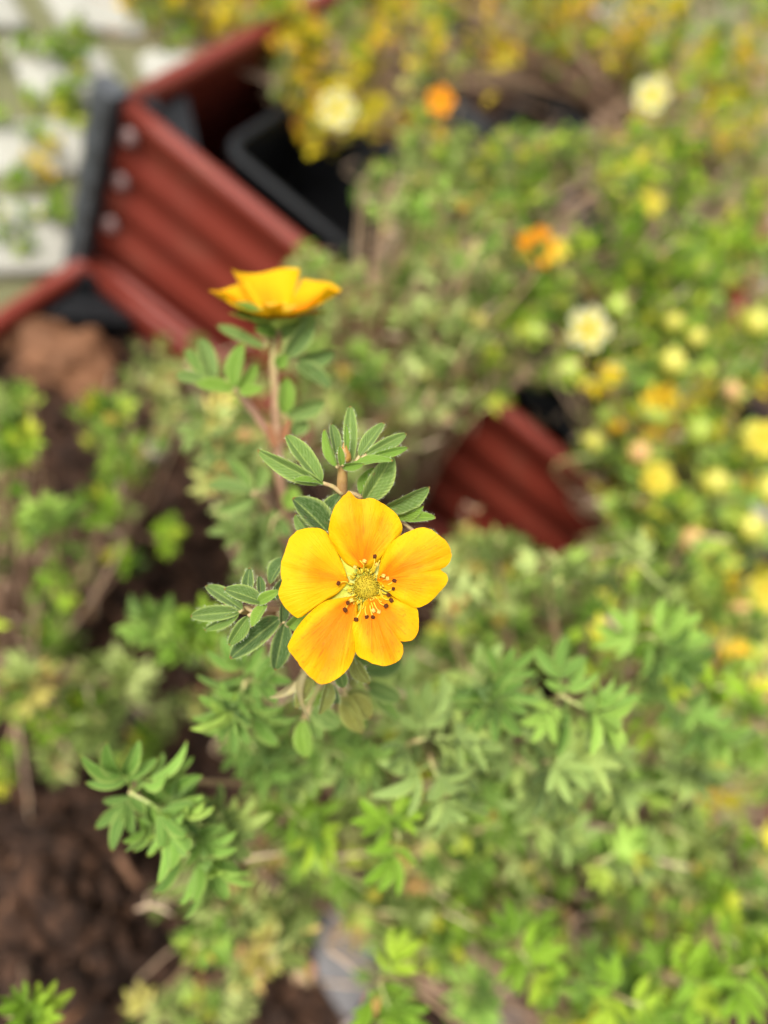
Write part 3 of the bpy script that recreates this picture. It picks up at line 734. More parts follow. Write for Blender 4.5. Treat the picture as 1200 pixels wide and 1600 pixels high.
for nm, zo, mat, bp, out in petals:
    K = 16; NO = 104
    bpx = Vector((*Z1(*bp), 0)); o3 = [Vector((*Z1(*q), 0)) for q in out]
    path = smoothpath(o3, NO)
    vs = []; f = []; lu = []; lv = []; ph = rng.uniform(0, 6)
    cen = Vector((0, 0, 0))
    for q in path: cen += q / NO
    axis = (cen - bpx).normalized(); amax = 0.1
    for q in path:
        dq = q - bpx
        if dq.length > 30: amax = max(amax, abs(math.atan2(axis.x * dq.y - axis.y * dq.x, axis.dot(dq))))
    for k in range(K + 1):
        s = (k / K) ** 0.85
        for i, q in enumerate(path):
            e = 1.005 + 0.012 * noise.noise(Vector((i * 0.35, ph, 0))) + 0.006 * noise.noise(Vector((i * 1.1, ph, 4)))
            dq = q - bpx; p = bpx + dq * (s * e)
            an = math.atan2(axis.x * dq.y - axis.y * dq.x, axis.dot(dq)) / amax
            # distance from the flower centre, in mm
            r = math.hypot(p.x - 572, p.y - 917) * 0.113
            z = 0.0002 + zo * min(1, r / 7) + 0.0016 * (r / 15) ** 2
            hl = (dq.length * 0.113 * s) / 14
            z += 0.00055 * math.sin(an * 5.2 + ph) * hl + 0.0011 * (1 - an * an) * math.sin(math.pi * min(1, s)) - 0.0013 * max(0, s - 0.72) ** 1.5 * 4 * (0.6 + 0.6 * math.sin(an * 3 + ph * 2))
            z += 0.0007 * noise.noise(Vector((p.x * 0.03, p.y * 0.03, ph)))
            z -= 0.0006 * math.exp(-(an / 0.10) ** 2) * hl
            vs.append(((p.x - 572) * MM, -(p.y - 917) * MM, z)); lu.append(an); lv.append(s)
    for k in range(K):
        for i in range(NO - 1): f.append([k * NO + i, (k + 1) * NO + i, (k + 1) * NO + i + 1, k * NO + i + 1])
    link('petal', mesh('petal', vs, f, mat, {'lu': lu, 'lv': lv}), flower, FB)
# calyx: five sepals in the gaps between petals
for a in (152, 208, 268, 345, 60):
    V_, F_, A_, B_ = leaflet(0.0098, 0.0050, 8, 3, .2, .05)
    M = FB @ Matrix.Rotation(R_(a - 90), 4, 'Z') @ Matrix.Translation((0, 0.0005, -0.0006))
    link('sepal', mesh('sepal', V_, F_, SEPAL, {'lu': A_, 'lv': B_}), flower, M)
# pistil dome: low, fuzzy with short styles
mb = MB(); mb.sph(Vector((0, 0, 0.0002)), 0.0021, X3, Y3, Z3, None, 0.0011, 18, 10)
for k in range(170):
    z = 1 - (k + .5) / 170 * 0.9; rr = math.sqrt(max(0, 1 - z * z)); a = k * 2.39996 + rng.uniform(-.2, .2)
    nrm = Vector((rr * math.cos(a), rr * math.sin(a), z)); c = Vector((nrm.x * 0.0021, nrm.y * 0.0021, 0.0002 + nrm.z * 0.0011))
    mb.tube([c, c + (nrm + Vector((rng.uniform(-.5, .5), rng.uniform(-.5, .5), .2))) * rng.uniform(.00015, .0004)], [.00011, .00007], 4)
link('pistil_dome', mb.me('pistil_dome', [PISTIL]), flower, FB)
# ring of the disc with pale lobes and short hairs
mb = MB()
for k in range(26):
    a = 2 * math.pi * k / 26 + rng.uniform(-.12, .12); r = 0.0027 + rng.uniform(-.0004, .0005)
    mb.sph(Vector((math.cos(a) * r, math.sin(a) * r, 0.0003)), 0.0003 + rng.random() * .0003, Vector((math.cos(a), math.sin(a), 0)), Vector((-math.sin(a), math.cos(a), 0)), Z3, .00025, .0003, 7, 5)
for k in range(70):
    a = rng.uniform(0, 6.283); r0_ = rng.uniform(.0021, .0029); c = Vector((math.cos(a) * r0_, math.sin(a) * r0_, .0004))
    mb.tube([c, c + Vector((math.cos(a) * rng.uniform(-.0002, .0009) + rng.uniform(-.0003, .0003), math.sin(a) * rng.uniform(-.0002, .0009) + rng.uniform(-.0003, .0003), rng.uniform(.0002, .0008)))], [.00012, .00007], 4)
link('nectar_disc', mb.me('nectar_disc', [FIL]), flower, FB)
anth = [(640, 375), (520, 430), (665, 465), (790, 495), (840, 515), (740, 600), (870, 655), (855, 750), (800, 820), (830, 880), (770, 945), (620, 1075), (550, 1075), (425, 1100), (300, 990), (330, 910), (220, 685), (410, 500), (375, 880), (625, 1000), (690, 1015), (790, 630)]
pale = {1, 2, 5, 17, 18, 19, 20, 21}
fakes = [(465, 420), (390, 540), (320, 590), (400, 930), (500, 980), (720, 900), (740, 730), (700, 420)]
for k, (ax, ay) in enumerate(anth + fakes):
    px, py = 500 + ax / 7.5, 820 + ay / 7.5
    lx, ly = (px - 572) * MM, -(py - 917) * MM; r = math.hypot(lx, ly); ux, uy = lx / r, ly / r
    hz = 0.0022 + rng.uniform(-.0006, .0007) if k < len(anth) else 0.0017 + rng.uniform(-.0004, .0005)
    mb = MB(); s0 = Vector((ux * 0.0028, uy * 0.0028, 0.0003)); tip = Vector((lx, ly, hz)); sw = rng.uniform(-.0005, .0005)
    mb.tube(smoothpath([s0, s0.lerp(tip, .5) + Vector((-uy * sw, ux * sw, .0004)), tip], 7), [.0002, .00016, .00014, .00012, .0001, .0001, .0001], 6, 0)
    if k < len(anth):
        q = rng.uniform(0, 3.14); e1 = Vector((math.cos(q), math.sin(q), rng.uniform(-.4, .4))).normalized(); e2 = Vector((-math.sin(q), math.cos(q), 0)); sz = rng.uniform(.8, 1.2)
        for sg in (-1, 1): mb.sph(tip + e2 * (sg * .00013) + Z3 * .0001, .00043 * sz, e1, e2, Z3, .00022 * sz, .00026, 10, 7, 1)
    link('stamen', mb.me('stamen', [FIL, ANTHER_P if k in pale else ANTHER]), flower, FB)

def hero_stem(pts, r0, r1, mat, n=28, sides=10):
    P = smoothpath(pts, n)
    P = [p + Vector((noise.noise(p * 300), noise.noise(p * 300 + Vector((9, 0, 0))), noise.noise(p * 300 + Vector((0, 9, 0))))) * 0.0002 for p in P]
    rad = [(r0 + (r1 - r0) * k / (n - 1)) * (1 + .10 * noise.noise(Vector((k * .7, r0 * 9e3, 0)))) for k in range(n)]
    v, f, a = tube_geo(P, rad, sides)
    link('stem', mesh('stem', v, f, mat, {'lv': a}), hero.t); return P
J = W(546, 935, .166)
hero_stem([hb + Vector((0, 0, -.01)), W(560, 1230, .42), W(520, 1150, .28), W(525, 1050, .2), J], .0022, .0013, STEM)
hero_stem([J, W(556, 930, .155), W(568, 920, .146), FP(572, 917, -.0022)], .0011, .0009, STEM_PALE)
hero_stem([J, W(540, 860, .157), W(534, 790, .147), W(535, 740, .142), W(539, 705, .1395)], .0012, .0009, STEM_BUD)
hero_stem([J, W(480, 950, .16), W(425, 957, .152), W(385, 953, .148), W(352, 945, .145)], .0012, .0009, STEM_BUD)
s2 = hero_stem([hb + Vector((.006, .004, -.01)), W(520, 1100, .36), W(470, 900, .27), W(441, 770, .225), W(434, 690, .212), W(430, 610, .206), W(427, 560, .203), W(431, 505, .2)], .0020, .0009, STEM_PALE, 40)
hero_stem([W(434, 700, .213), W(405, 655, .206), W(372, 612, .2), W(355, 590, .198)], .0013, .0008, STEM_PALE)
hero_stem([W(472, 905, .272), W(430, 815, .235), W(396, 768, .215)], .0013, .0009, STEM_PALE)

Z3c = lambda X, Y: (270 + X / 2.758, 620 + Y / 2.758)
Z2c = lambda X, Y: (280 + X / 2.857, 400 + Y / 2.857)
def hero_leaf(node, jn, specs, zc, zsc, D, label=None):
    """node/jn: petiole start (px,py,D) and end (zoom coords, D); specs: base, tip (zoom coords), width, material, dD tip, roll angle"""
    n0 = W(*node); j = W(*zc(*jn[:2]), jn[2])
    v, f, a = tube_geo(smoothpath([n0, n0.lerp(j, .5) + CUP * .0004, j], 8), [.0005, .00048, .00046, .00044, .00042, .0004, .0004, .0004], 7)
    lf = link('leaf', mesh('leaf', v, f, STEM_PALE, {'lv': [0.8] * len(a)}), hero.t)
    for sp in specs:
        b, t, wd, mat = sp[:4]; dd = sp[4] if len(sp) > 4 else 0.0; rl = sp[5] if len(sp) > 5 else 0.0; cv = sp[6] if len(sp) > 6 else 0.1
        B = W(*zc(*b), D); T = W(*zc(*t), D + dd)
        dy = T - B; L = dy.length; dy.normalize()
        tc = (CAM - B).normalized()
        z = (tc - dy * tc.dot(dy)).normalized(); z = Matrix.Rotation(rl * 1.5 + rng.uniform(-.2, .2), 3, dy) @ z; x = dy.cross(z)
        M = Matrix(((x.x, dy.x, z.x, B.x), (x.y, dy.y, z.y, B.y), (x.z, dy.z, z.z, B.z), (0, 0, 0, 1)))
        V_, F_, A_, B_ = leaflet(L * 1.02, wd / zsc * D / F_PX * rng.uniform(1.0, 1.15), 16, 5, rng.uniform(.4, .75), cv * rng.uniform(.6, 1.6), rng.uniform(-.05, .05), 0.012, None, 0.25)
        nf = len(F_)
        if D < .165 and mat is not WITHER:
            nr, nc = 17, 11
            for side in (0, nc - 1):
                for h in range(22):
                    t_ = rng.uniform(.5, 15.4); i0 = int(t_); e0 = Vector(V_[i0 * nc + side]).lerp(Vector(V_[(i0 + 1) * nc + side]), t_ - i0)
                    d_ = Vector(((1 if side else -1), rng.uniform(.3, 1.4), rng.uniform(-.4, .6))).normalized() * rng.uniform(.00025, .0007)
                    w_ = Vector((0, .000025, 0)); b_ = len(V_)
                    V_ += [tuple(e0 - w_), tuple(e0 + w_), tuple(e0 + d_)]; F_.append([b_, b_ + 1, b_ + 2]); A_ += [1] * 3; B_ += [.5] * 3
        link('leaflet', mesh('leaflet', V_, F_, [mat, HAIR], {'lu': A_, 'lv': B_, 'tint': [0] * len(A_)}, True, [0] * nf + [1] * (len(F_) - nf)), lf, M)
        # small stalk from the petiole end to the blade
        if (B - j).length > .0006:
            tv, tf, ta = tube_geo([j, B], .00035, 6); link('stalk', mesh('stalk', tv, tf, STEM_PALE, {'lv': [0.8] * len(ta)}), lf)
H, Yg, Dk, Ol = LEAF_HERO, LEAF_YOUNG, LEAF_DARK, LEAF_OLIVE
S = 2.758
hero_leaf((535, 772, .144), (645, 372, .142), [((640, 368), (482, 155), 82, H, .001, .25), ((640, 372), (342, 250), 72, H, -.002, -.3, .12), ((648, 378), (522, 352), 46, Yg, -.003, .6)], Z3c, S, .1415)
hero_leaf((537, 735, .1415), (710, 300, .140), [((708, 302), (642, 143), 56, Yg, -.001, -.5)], Z3c, S, .139)
hero_leaf((538, 728, .1415), (712, 240, .142), [((706, 250), (690, 108), 44, H, .001, .2), ((768, 275), (757, 30), 60, H, .002, .1)], Z3c, S, .142)
hero_leaf((539, 722, .140), (745, 250, .139), [((748, 250), (750, 118), 26, Yg, -.001, .3), ((730, 300), (718, 215), 30, Yg, -.002, .2)], Z3c, S, .1385)
hero_leaf((539, 733, .1415), (780, 292, .140), [((805, 255), (912, 95), 58, H, .002, -.2), ((835, 248), (1012, 155), 62, H, 0, .3), ((765, 297), (945, 252), 62, Yg, -.002, -.6), ((862, 255), (1018, 224), 40, Yg, -.001, .3), ((730, 300), (815, 292), 36, Yg, -.003, .2)], Z3c, S, .1395)
hero_leaf((537, 770, .145), (822, 440, .146), [((828, 445), (962, 258), 112, H, -.002, .2), ((812, 425), (858, 298), 62, Yg, -.001, -.7)], Z3c, S, .1435)
hero_leaf((540, 800, .149), (915, 480, .146), [((918, 478), (1110, 398), 84, H, -.003, .25), ((960, 515), (1085, 485), 50, Yg, -.003, .5), ((985, 525), (1130, 515), 44, Yg, -.003, -.3), ((1090, 620), (1135, 578), 40, H, 0, 0)], Z3c, S, .144)
hero_leaf((538, 800, .149), (668, 570, .146), [((668, 585), (525, 425), 112, Dk, -.002, .2), ((662, 535), (722, 418), 76, Dk, -.001, -.3), ((600, 600), (520, 512), 60, H, -.001, -.6)], Z3c, S, .1445)
hero_leaf((470, 948, .158), (490, 730, .152), [((492, 700), (394, 778), 76, Dk, -.004, .5, .3), ((480, 790), (425, 880), 60, Dk, -.002, -.3, .2)], Z3c, S, .148)
hero_leaf((352, 945, .145), (305, 915, .1435), [((300, 918), (135, 793), 62, H, .003, .3), ((290, 925), (58, 945), 62, H, .001, .1), ((285, 930), (135, 1018), 48, H, .001, -.3)], Z3c, S, .143)
hero_leaf((362, 945, .146), (345, 880, .1425), [((385, 885), (225, 815), 70, H, -.002, .35), ((322, 862), (322, 732), 52, Dk, .001, -.2), ((378, 868), (380, 765), 40, Dk, .001, .2)], Z3c, S, .1415)
hero_leaf((372, 948, .146), (350, 930, .1425), [((325, 945), (240, 1075), 64, H, -.001, -.3), ((402, 892), (335, 985), 52, Yg, -.003, .3), ((365, 888), (455, 838), 46, Yg, -.002, -.2)], Z3c, S, .1415)
hero_leaf((432, 957, .153), (460, 965, .148), [((460, 955), (238, 1125), 100, Dk, -.003, .2), ((482, 975), (438, 1198), 92, Dk, .001, -.15), ((470, 975), (480, 890), 50, Dk, -.001, .4), ((500, 990), (575, 935), 84, Yg, -.002, .3, .25)], Z3c, S, .147)
hero_leaf((552, 935, .162), (790, 1110, .152), [((780, 1130), (825, 1255), 74, Ol, -.002, .4, .3), ((720, 1180), (735, 1255), 50, H, 0, 0), ((790, 1110), (850, 1150), 44, H, 0, .2)], Z3c, S, .150)
hero_leaf((545, 945, .166), (670, 1220, .158), [((668, 1225), (652, 1388), 62, Ol, -.001, -.4, .2), ((690, 1240), (702, 1330), 50, Dk, .002, .2)], Z3c, S, .156)
hero_leaf((540, 970, .172), (740, 1280, .172), [((740, 1275), (805, 1490), 88, Ol, 0, .2, .2), ((760, 1290), (865, 1385), 90, Ol, .002, -.3), ((720, 1300), (860, 1300), 80, Ol, .004, 0)], Z3c, S, .172)
hero_leaf((530, 1010, .185), (560, 1390, .188), [((560, 1395), (580, 1560), 80, Yg, 0, .1), ((600, 1340), (725, 1430), 80, H, 0, .2), ((590, 1370), (640, 1480), 60, H, 0, -.2)], Z3c, S, .186)
hero_leaf((550, 960, .168), (830, 1250, .182), [((830, 1230), (985, 1310), 80, H, 0, .2), ((850, 1270), (985, 1400), 60, H, .003, -.2), ((820, 1180), (1000, 1130), 90, H, .006, .2)], Z3c, S, .184)
# withered leaf hanging below the bloom
hero_leaf((535, 990, .178), (560, 1180, .163), [((600, 1165), (470, 1365), 110, WITHER, -.002, .9, .35), ((560, 1180), (430, 1340), 60, WITHER, 0, -.6, .3), ((610, 1210), (525, 1340), 60, LEAF_OLIVE, -.001, .2)], Z3c, S, .162)
# leaves of the second bloom's branch
S2 = 2.857
hero_leaf((372, 612, .2), (258, 595, .198), [((250, 585), (275, 385), 84, LEAF_YOUNG, 0, -.3), ((240, 600), (70, 572), 66, Yg, -.004, .3), ((262, 595), (355, 488), 62, Yg, -.003, .3), ((268, 605), (368, 600), 56, Yg, -.004, -.2)], Z2c, S2, .197)
hero_leaf((360, 600, .199), (150, 560, .201), [((150, 560), (105, 355), 78, H, .002, .2), ((135, 565), (-25, 530), 60, H, .002, .2), ((150, 540), (10, 420), 60, H, .006, 0)], Z2c, S2, .201)
hero_leaf((432, 560, .203), (450, 470, .199), [((470, 450), (622, 270), 92, H, -.001, .3, .2), ((440, 500), (480, 440), 60, Yg, -.002, 0)], Z2c, S2, .198)
hero_leaf((434, 570, .203), (515, 465, .2), [((515, 468), (708, 430), 80, H, .001, .2), ((522, 478), (685, 588), 76, H, -.001, -.3), ((530, 480), (625, 560), 50, H, .002, .3)], Z2c, S2, .2)
hero_leaf((434, 660, .209), (470, 715, .205), [((468, 705), (480, 540), 70, Yg, -.003, .2), ((480, 712), (665, 650), 78, H, .001, .2), ((500, 800), (570, 725), 72, H, .003, 0)], Z2c, S2, .204)
hero_leaf((428, 510, .2), (400, 330, .198), [((400, 335), (235, 225), 80, Yg, -.004, .3, -.1), ((380, 410), (140, 285), 50, H, .006, .2)], Z2c, S2, .198)
hero_leaf((431, 520, .201), (440, 340, .199), [((430, 335), (300, 255), 70, Yg, -.006, .3, -.1), ((450, 335), (600, 262), 70, H, -.003, .3, -.1), ((440, 345), (350, 330), 50, Yg, -.008, .2), ((455, 350), (520, 330), 50, H, -.006, 0)], Z2c, S2, .2005)
hero_leaf((398, 770, .216), (335, 1065, .213), [((325, 1055), (105, 1015), 66, H, 0, .3), ((335, 1080), (165, 1145), 62, H, -.002, -.2), ((345, 1045), (375, 925), 66, H, .004, .2), ((320, 1060), (215, 880), 60, H, .008, .2)], Z2c, S2, .213)
hero_leaf((438, 830, .24), (420, 1180, .22), [((425, 1175), (500, 1250), 60, H, 0, 0), ((480, 1130), (520, 1030), 80, LEAF_YOUNG, 0, .2), ((400, 1260), (430, 1130), 70, H, 0, .2)], Z2c, S2, .225)
for (a, b_, wd) in (((436, 548), (415, 500), .0030), ((424, 560), (440, 518), .0028), ((432, 700), (418, 660), .0026), ((440, 690), (452, 655), .0026)):
    q0, q1 = W(*a, .2035), W(*b_, .1995); dy = (q1 - q0); L_ = dy.length; dy.normalize(); z = (-FWD - dy * (-FWD).dot(dy)).normalized(); x = dy.cross(z)
    V_, F_, A_, B_ = leaflet(L_, wd, 8, 2, .5, .05)
    link('stipule', mesh('stipule', V_, F_, STIP, {'lu': A_, 'lv': B_}), hero.t, Matrix(((x.x, dy.x, z.x, q0.x), (x.y, dy.y, z.y, q0.y), (x.z, dy.z, z.z, q0.z), (0, 0, 0, 1))))
# terminal bud of the upper shoot
mb = MB(); p0 = W(539, 722, .1395); p1 = W(538, 690, .138)
mb.tube(smoothpath([p0, p0.lerp(p1, .4), p1], 9), [.0009, .0011, .0012, .0012, .0011, .0009, .0006, .0003, .0001], 10)
link('leaf_bud', mb.me('leaf_bud', [plain('bud_scale', (0.24, 0.12, 0.018), .5, .5, 900, .0003)]), hero.t)
# second bloom, seen nearly edge on
f2n = (CUP * 0.88 - FWD * 0.42 + RGT * 0.03).normalized()
fl2 = generic_flower(hero.t, W(433, 497, .199), f2n, 0.0335, 0.35, PETAL, xax=RGT, spec=[(112, .60, 1.25, 1.0, PETAL_Y), (168, .34, 1.0, 1.05, PETAL_OR), (24, .44, 1.25, 1.0, PETAL_OR), (238, .30, 1.15, .8, PETAL_Y), (305, .30, 1.15, .8, PETAL_Y)])
fl2['label'] = 'golden bloom seen from the side on its stalk'

UPV = Vector((0, 0, 1))
def tdir(k=0.5): return (UPV * (1 - k) + (-FWD) * k + Vector((rng.uniform(-.35, .35), rng.uniform(-.35, .35), rng.uniform(-.1, .2)))).normalized()
# near rosettes of the hero shrub (photo position, distance, leaf material)
for (px, py, D, nl, sc, mt) in (
    (268, 1278, .182, 10, 1.05, LEAF_GREEN), (318, 1345, .190, 9, 1.05, LEAF_GREEN), (250, 1300, .186, 5, .95, LEAF_GREEN), (368, 1108, .190, 10, 1.05, LEAF_GREEN), (345, 1290, .21, 10, .95, LEAF_SAGE),
    (765, 1085, .205, 10, 1.15, LEAF_GREEN), (705, 1150, .205, 9, 1.0, LEAF_SAGE), (695, 1245, .205, 9, 1.0, LEAF_SAGE), (620, 1290, .21, 6, 1.0, LEAF_LIME),
    (490, 1300, .24, 12, 1.0, LEAF_LIME), (300, 985, .29, 14, 1.1, LEAF_LIME), (245, 975, .3, 12, 1.1, LEAF_GREEN), (470, 1215, .24, 12, 1.0, LEAF_SAGE),
    (560, 1190, .24, 12, 1.0, LEAF_GREEN), (640, 1130, .25, 12, 1.0, LEAF_SAGE), (420, 1190, .23, 12, 1.0, LEAF_GREEN), (400, 850, .25, 12, 1.0, LEAF_SAGE), (350, 700, .3, 10, 1.0, LEAF_SAGE)):
    hero.shoot(W(px, py, D), tdir(.6), nl, sc, .72, .0013, .0004, mt, None, True)
def zone(sh, rects, n, D0, D1, mats, nl=11, sc=1.0, t0=.45, clear=(), k=.25, **kw):
    done = 0; tries = 0
    while done < n and tries < n * 20:
        tries += 1
        x0, y0, x1, y1 = rects[rng.randrange(len(rects))]
        px, py, D = rng.uniform(x0, x1), rng.uniform(y0, y1), rng.uniform(D0, D1)
        if any(a < px < c and b < py < d for a, b, c, d in clear): continue
        p = W(px, py, D)
        u_, v_ = uv_of(p)
        if p.z < 0.06: continue
        s = sh if not isinstance(sh, (list, tuple)) else min(sh, key=lambda q: (q.base.xy - p.xy).length)
        if p.z < s.base.z + .01: continue
        s.shoot(p, tdir(k), nl, sc * rng.uniform(.85, 1.15), t0, mat=rng.choice(mats), **kw); done += 1
        if rng.random() < .6:          # a bare dead twig beside it
            s.shoot(p + Vector((rng.uniform(-.03, .03), rng.uniform(-.03, .03), rng.uniform(-.02, .015))), tdir(k), rng.choice((0, 0, 2)), .8, .6, .0014, .0005, LEAF_DRY, stem_m=STEM_DEAD)
CLEAR = [(150, 90, 470, 400), (340, 210, 600, 400), (760, 90, 980, 200), (800, 590, 960, 690), (660, 640, 930, 850), (0, 1240, 200, 1560), (0, 380, 200, 600), (440, 700, 720, 960)]
zone(hero, [(220, 1400, 480, 1600), (330, 620, 560, 1000), (300, 1040, 760, 1350), (300, 1040, 760, 1350)], 62, .27, .45, [LEAF_SAGE, LEAF_GREEN, LEAF_SAGE], 11, 1.0, .5, CLEAR)
hero.finish()

# ------------------------------------------------------------------ other shrubs in the front crate
def sh(px, py, label, mat, z=SOIL, cap=90, seed=0, name='potentilla_shrub', base=None, group='potentilla shrubs', stem=STEM):
    b = base if base is not None else onz(px, py, z + .002)
    return Shrub(name, b, label, mat, group, cap=cap, seed=seed, stem=stem)
def inside(px, py):     # root on the soil, kept within the crate
    u_, v_ = uv_of(onz(px, py, SOIL)); return C3(min(max(u_, .04), FU - .04), min(max(v_, -LV + .03), -.05), SOIL + .002)
A = sh(0, 0, 'dense green leafy shrub rooted in soil beside the orange flowered potentilla', LEAF_GREEN, cap=200, seed=2, base=inside(900, 1330))
for (px, py, D, nl, sc, mt) in ((925, 1110, .205, 10, 1.15, LEAF_GREEN), (885, 1185, .215, 8, 1.15, LEAF_SAGE), (1045, 1015, .25, 11, 1.25, LEAF_GREEN), (1120, 1150, .26, 13, 1.0, LEAF_GREEN),
    (1075, 1210, .27, 12, 1.0, LEAF_SAGE), (800, 1110, .225, 10, 1.0, LEAF_SAGE), (870, 1240, .24, 10, 1.1, LEAF_SAGE), (880, 1310, .27, 10, 1.1, LEAF_SAGE), (960, 1230, .26, 12, 1.0, LEAF_SAGE), (1000, 1330, .3, 12, 1.0, LEAF_SAGE), (760, 1230, .28, 12, 1.0, LEAF_GREEN)):
    A.shoot(W(px, py, D), tdir(.6), nl, sc, .7, .0013, .0004, mt, None, True)
zone(A, [(640, 850, 1200, 1400)], 66, .28, .48, [LEAF_SAGE, LEAF_GREEN, LEAF_SAGE, LEAF_GREEN, LEAF_LIME], 11, 1.05, .5, CLEAR)
A.finish()
Bs = sh(0, 0, 'low bright green shrub in soil at the foot of the dense shrub', LEAF_GREEN, cap=160, seed=3, base=inside(900, 1560))
for (px, py, D, nl, sc, mt) in ((1110, 1540, .26, 13, 1.1, LEAF_LIME), (1185, 1500, .25, 12, 1.1, LEAF_LIME), (970, 1560, .28, 12, 1.1, LEAF_GREEN), (845, 1530, .27, 10, 1.1, LEAF_LIME), (610, 1590, .23, 9, 1.0, LEAF_LIME), (745, 1560, .3, 9, 1.0, LEAF_GREEN), (1060, 1590, .25, 10, 1.1, LEAF_LIME)):
    Bs.shoot(W(px, py, D), tdir(.5), nl, sc, .6, .0013, .0004, mt, None, True)
zone(Bs, [(560, 1330, 1200, 1600), (560, 1320, 850, 1480)], 42, .32, .46, [LEAF_GREEN, LEAF_GREEN, LEAF_SAGE, LEAF_LIME], 10, 1.05, .5, CLEAR)
zone(Bs, [(1060, 1270, 1240, 1480)], 16, .33, .46, [LEAF_GREEN, LEAF_SAGE, LEAF_LIME], 11, 1.05, .5, [])
Bs.finish()
Cs = sh(0, 0, 'sparse shrub with scattered small leaves above bare dark soil', LEAF_GREEN, cap=120, seed=4, base=inside(200, 800))
zone(Cs, [(110, 580, 330, 960), (60, 680, 300, 1000), (60, 780, 260, 1040)], 15, .40, .58, [LEAF_GREEN, LEAF_LIME, LEAF_SAGE, LEAF_GREEN], 8, 1.1, .6, CLEAR)
for q in ((150, 640, .47), (180, 720, .47), (160, 790, .45), (180, 880, .45)): Cs.shoot(W(*q), tdir(.6), 9, 1.2, .75, mat=LEAF_LIME)
Cs.finish()
Ds = sh(0, 0, 'leafy green shrub at the side wall of the soil filled crate', LEAF_GREEN, cap=120, seed=5, base=inside(30, 1000))
zone(Ds, [(-80, 800, 90, 1080), (-60, 560, 40, 820), (0, 1040, 200, 1240), (80, 1040, 260, 1200)], 34, .34, .5, [LEAF_GREEN, LEAF_SAGE, LEAF_SAGE, LEAF_LIME], 11, 1.15, .6, [(0, 1240, 300, 1600)])
q = W(45, 1588, .21); Ds.shoot(q, (.1, .1, 1), 9, .75, .88, mat=LEAF_LIME, fine=True, start=Vector((q.x + .008, q.y + .012, soilz(q.x + .008, q.y + .012) - .004)), bow=.02)
Ds.finish()
Es = sh(0, 0, 'tall sage green shrub growing up in front of the ribbed red panel', LEAF_SAGE, cap=200, seed=6, base=inside(610, 770))
zone(Es, [(640, 480, 780, 640), (480, 340, 860, 620), (560, 200, 800, 420), (520, 560, 720, 700), (440, 380, 560, 480)], 105, .42, .60, [LEAF_SAGE, LEAF_SAGE, LEAF_GREEN], 9, 1.0, .35, CLEAR + [(300, 150, 480, 400)], k=.1)
Es.finish()
Es2 = sh(0, 0, 'thin dry stemmed shrub below the corner of the raised crate', LEAF_SAGE, cap=100, seed=16, base=inside(300, 640))
zone(Es2, [(200, 500, 480, 700), (230, 560, 420, 760)], 20, .45, .58, [LEAF_SAGE, LEAF_SAGE, LEAF_OLIVE], 9, 1.0, .4, [(0, 0, 600, 470)], k=.1)
Es2.finish()
Fs = sh(0, 0, 'muted green shrub covering the lower edge of the red panel', LEAF_SAGE, cap=120, seed=7, base=inside(800, 1000))
zone(Fs, [(700, 870, 960, 1020), (640, 1000, 760, 1060), (700, 830, 780, 900)], 40, .38, .55, [LEAF_SAGE, LEAF_GREEN], 11, 1.0, .5, [], k=.2)
Fs.finish()

# ------------------------------------------------------------------ shrubs in the raised crate and behind it
def potbase(i, j): return POTS[(i, j)] + Vector((0, 0, POTH - 0.02))
def near_pot(p):
    return min(POTS.values(), key=lambda q: (q.xy - p.xy).length)
back = {}
def backshrub(key, i, j, label, mat, cap=60, seed=0):
    back[key] = sh(0, 0, label, mat, cap=cap, seed=seed, base=potbase(i, j)); return back[key]
Y1 = backshrub('y1', 0, 2, 'yellowing shrub in a black pot spilling over the rim of the raised crate', LEAF_YELLOW, 120, 21)
Y2 = backshrub('y2', 0, 1, 'yellow and brown leaved shrub in a black pot beside cream blooms', LEAF_YELLOW, 120, 22)
Y3 = backshrub('y3', 1, 3, 'golden leaved shrub at the far wall of the raised crate', LEAF_YELLOW, 90, 23)
Y4 = backshrub('y4', 2, 3, 'lime and golden leaved shrub behind the dark gap between pots', LEAF_YELLOW, 90, 24)
O1 = backshrub('o1', 1, 1, 'grey green shrub with small orange blooms in the raised crate', LEAF_SAGE, 120, 25)
C1 = backshrub('c1', 1, 0, 'bright green shrub with a cream bloom in the raised crate', LEAF_LIME, 120, 26)
C2 = backshrub('c2', 2, 1, 'bright green shrub with many lemon buds at the end of the raised crate', LEAF_LIME, 120, 27)
C3s = backshrub('c3', 2, 2, 'lime green shrub with yellow blooms in the raised crate', LEAF_LIME, 120, 28)
C4s = backshrub('c4', 1, 2, 'pale green shrub with a cream bloom behind the orange flowered one', LEAF_LIME, 90, 29)
YM = [LEAF_YELLOW, LEAF_YELLOW, LEAF_LIME, LEAF_YELLOW, LEAF_SAGE]
DK = [(150, 60, 440, 420), (340, 210, 590, 430), (770, 90, 990, 195), (800, 590, 960, 690), (880, 270, 940, 330), (700, 120, 780, 200)]
zone(Y1, [(60, -60, 330, 60), (20, -80, 300, 20), (-20, 0, 130, 60)], 34, .70, .88, YM, 12, 1.15, .5, [])
zone([Y1, Y2], [(320, 10, 600, 200), (300, -80, 700, 60), (480, 100, 680, 230), (310, 0, 460, 130)], 95, .70, .92, YM, 13, 1.15, .4, DK)
zone(Y1, [(290, -50, 430, 50)], 18, .72, .82, YM, 13, 1.1, .5, [])
zone(Y4, [(860, -50, 1010, 80)], 22, .8, 1.0, YM, 13, 1.2, .5, [])
zone([Y3, Y4], [(640, -80, 1200, 90), (700, -60, 900, 110), (960, 60, 1200, 200)], 95, .78, 1.05, YM, 13, 1.2, .4, DK)
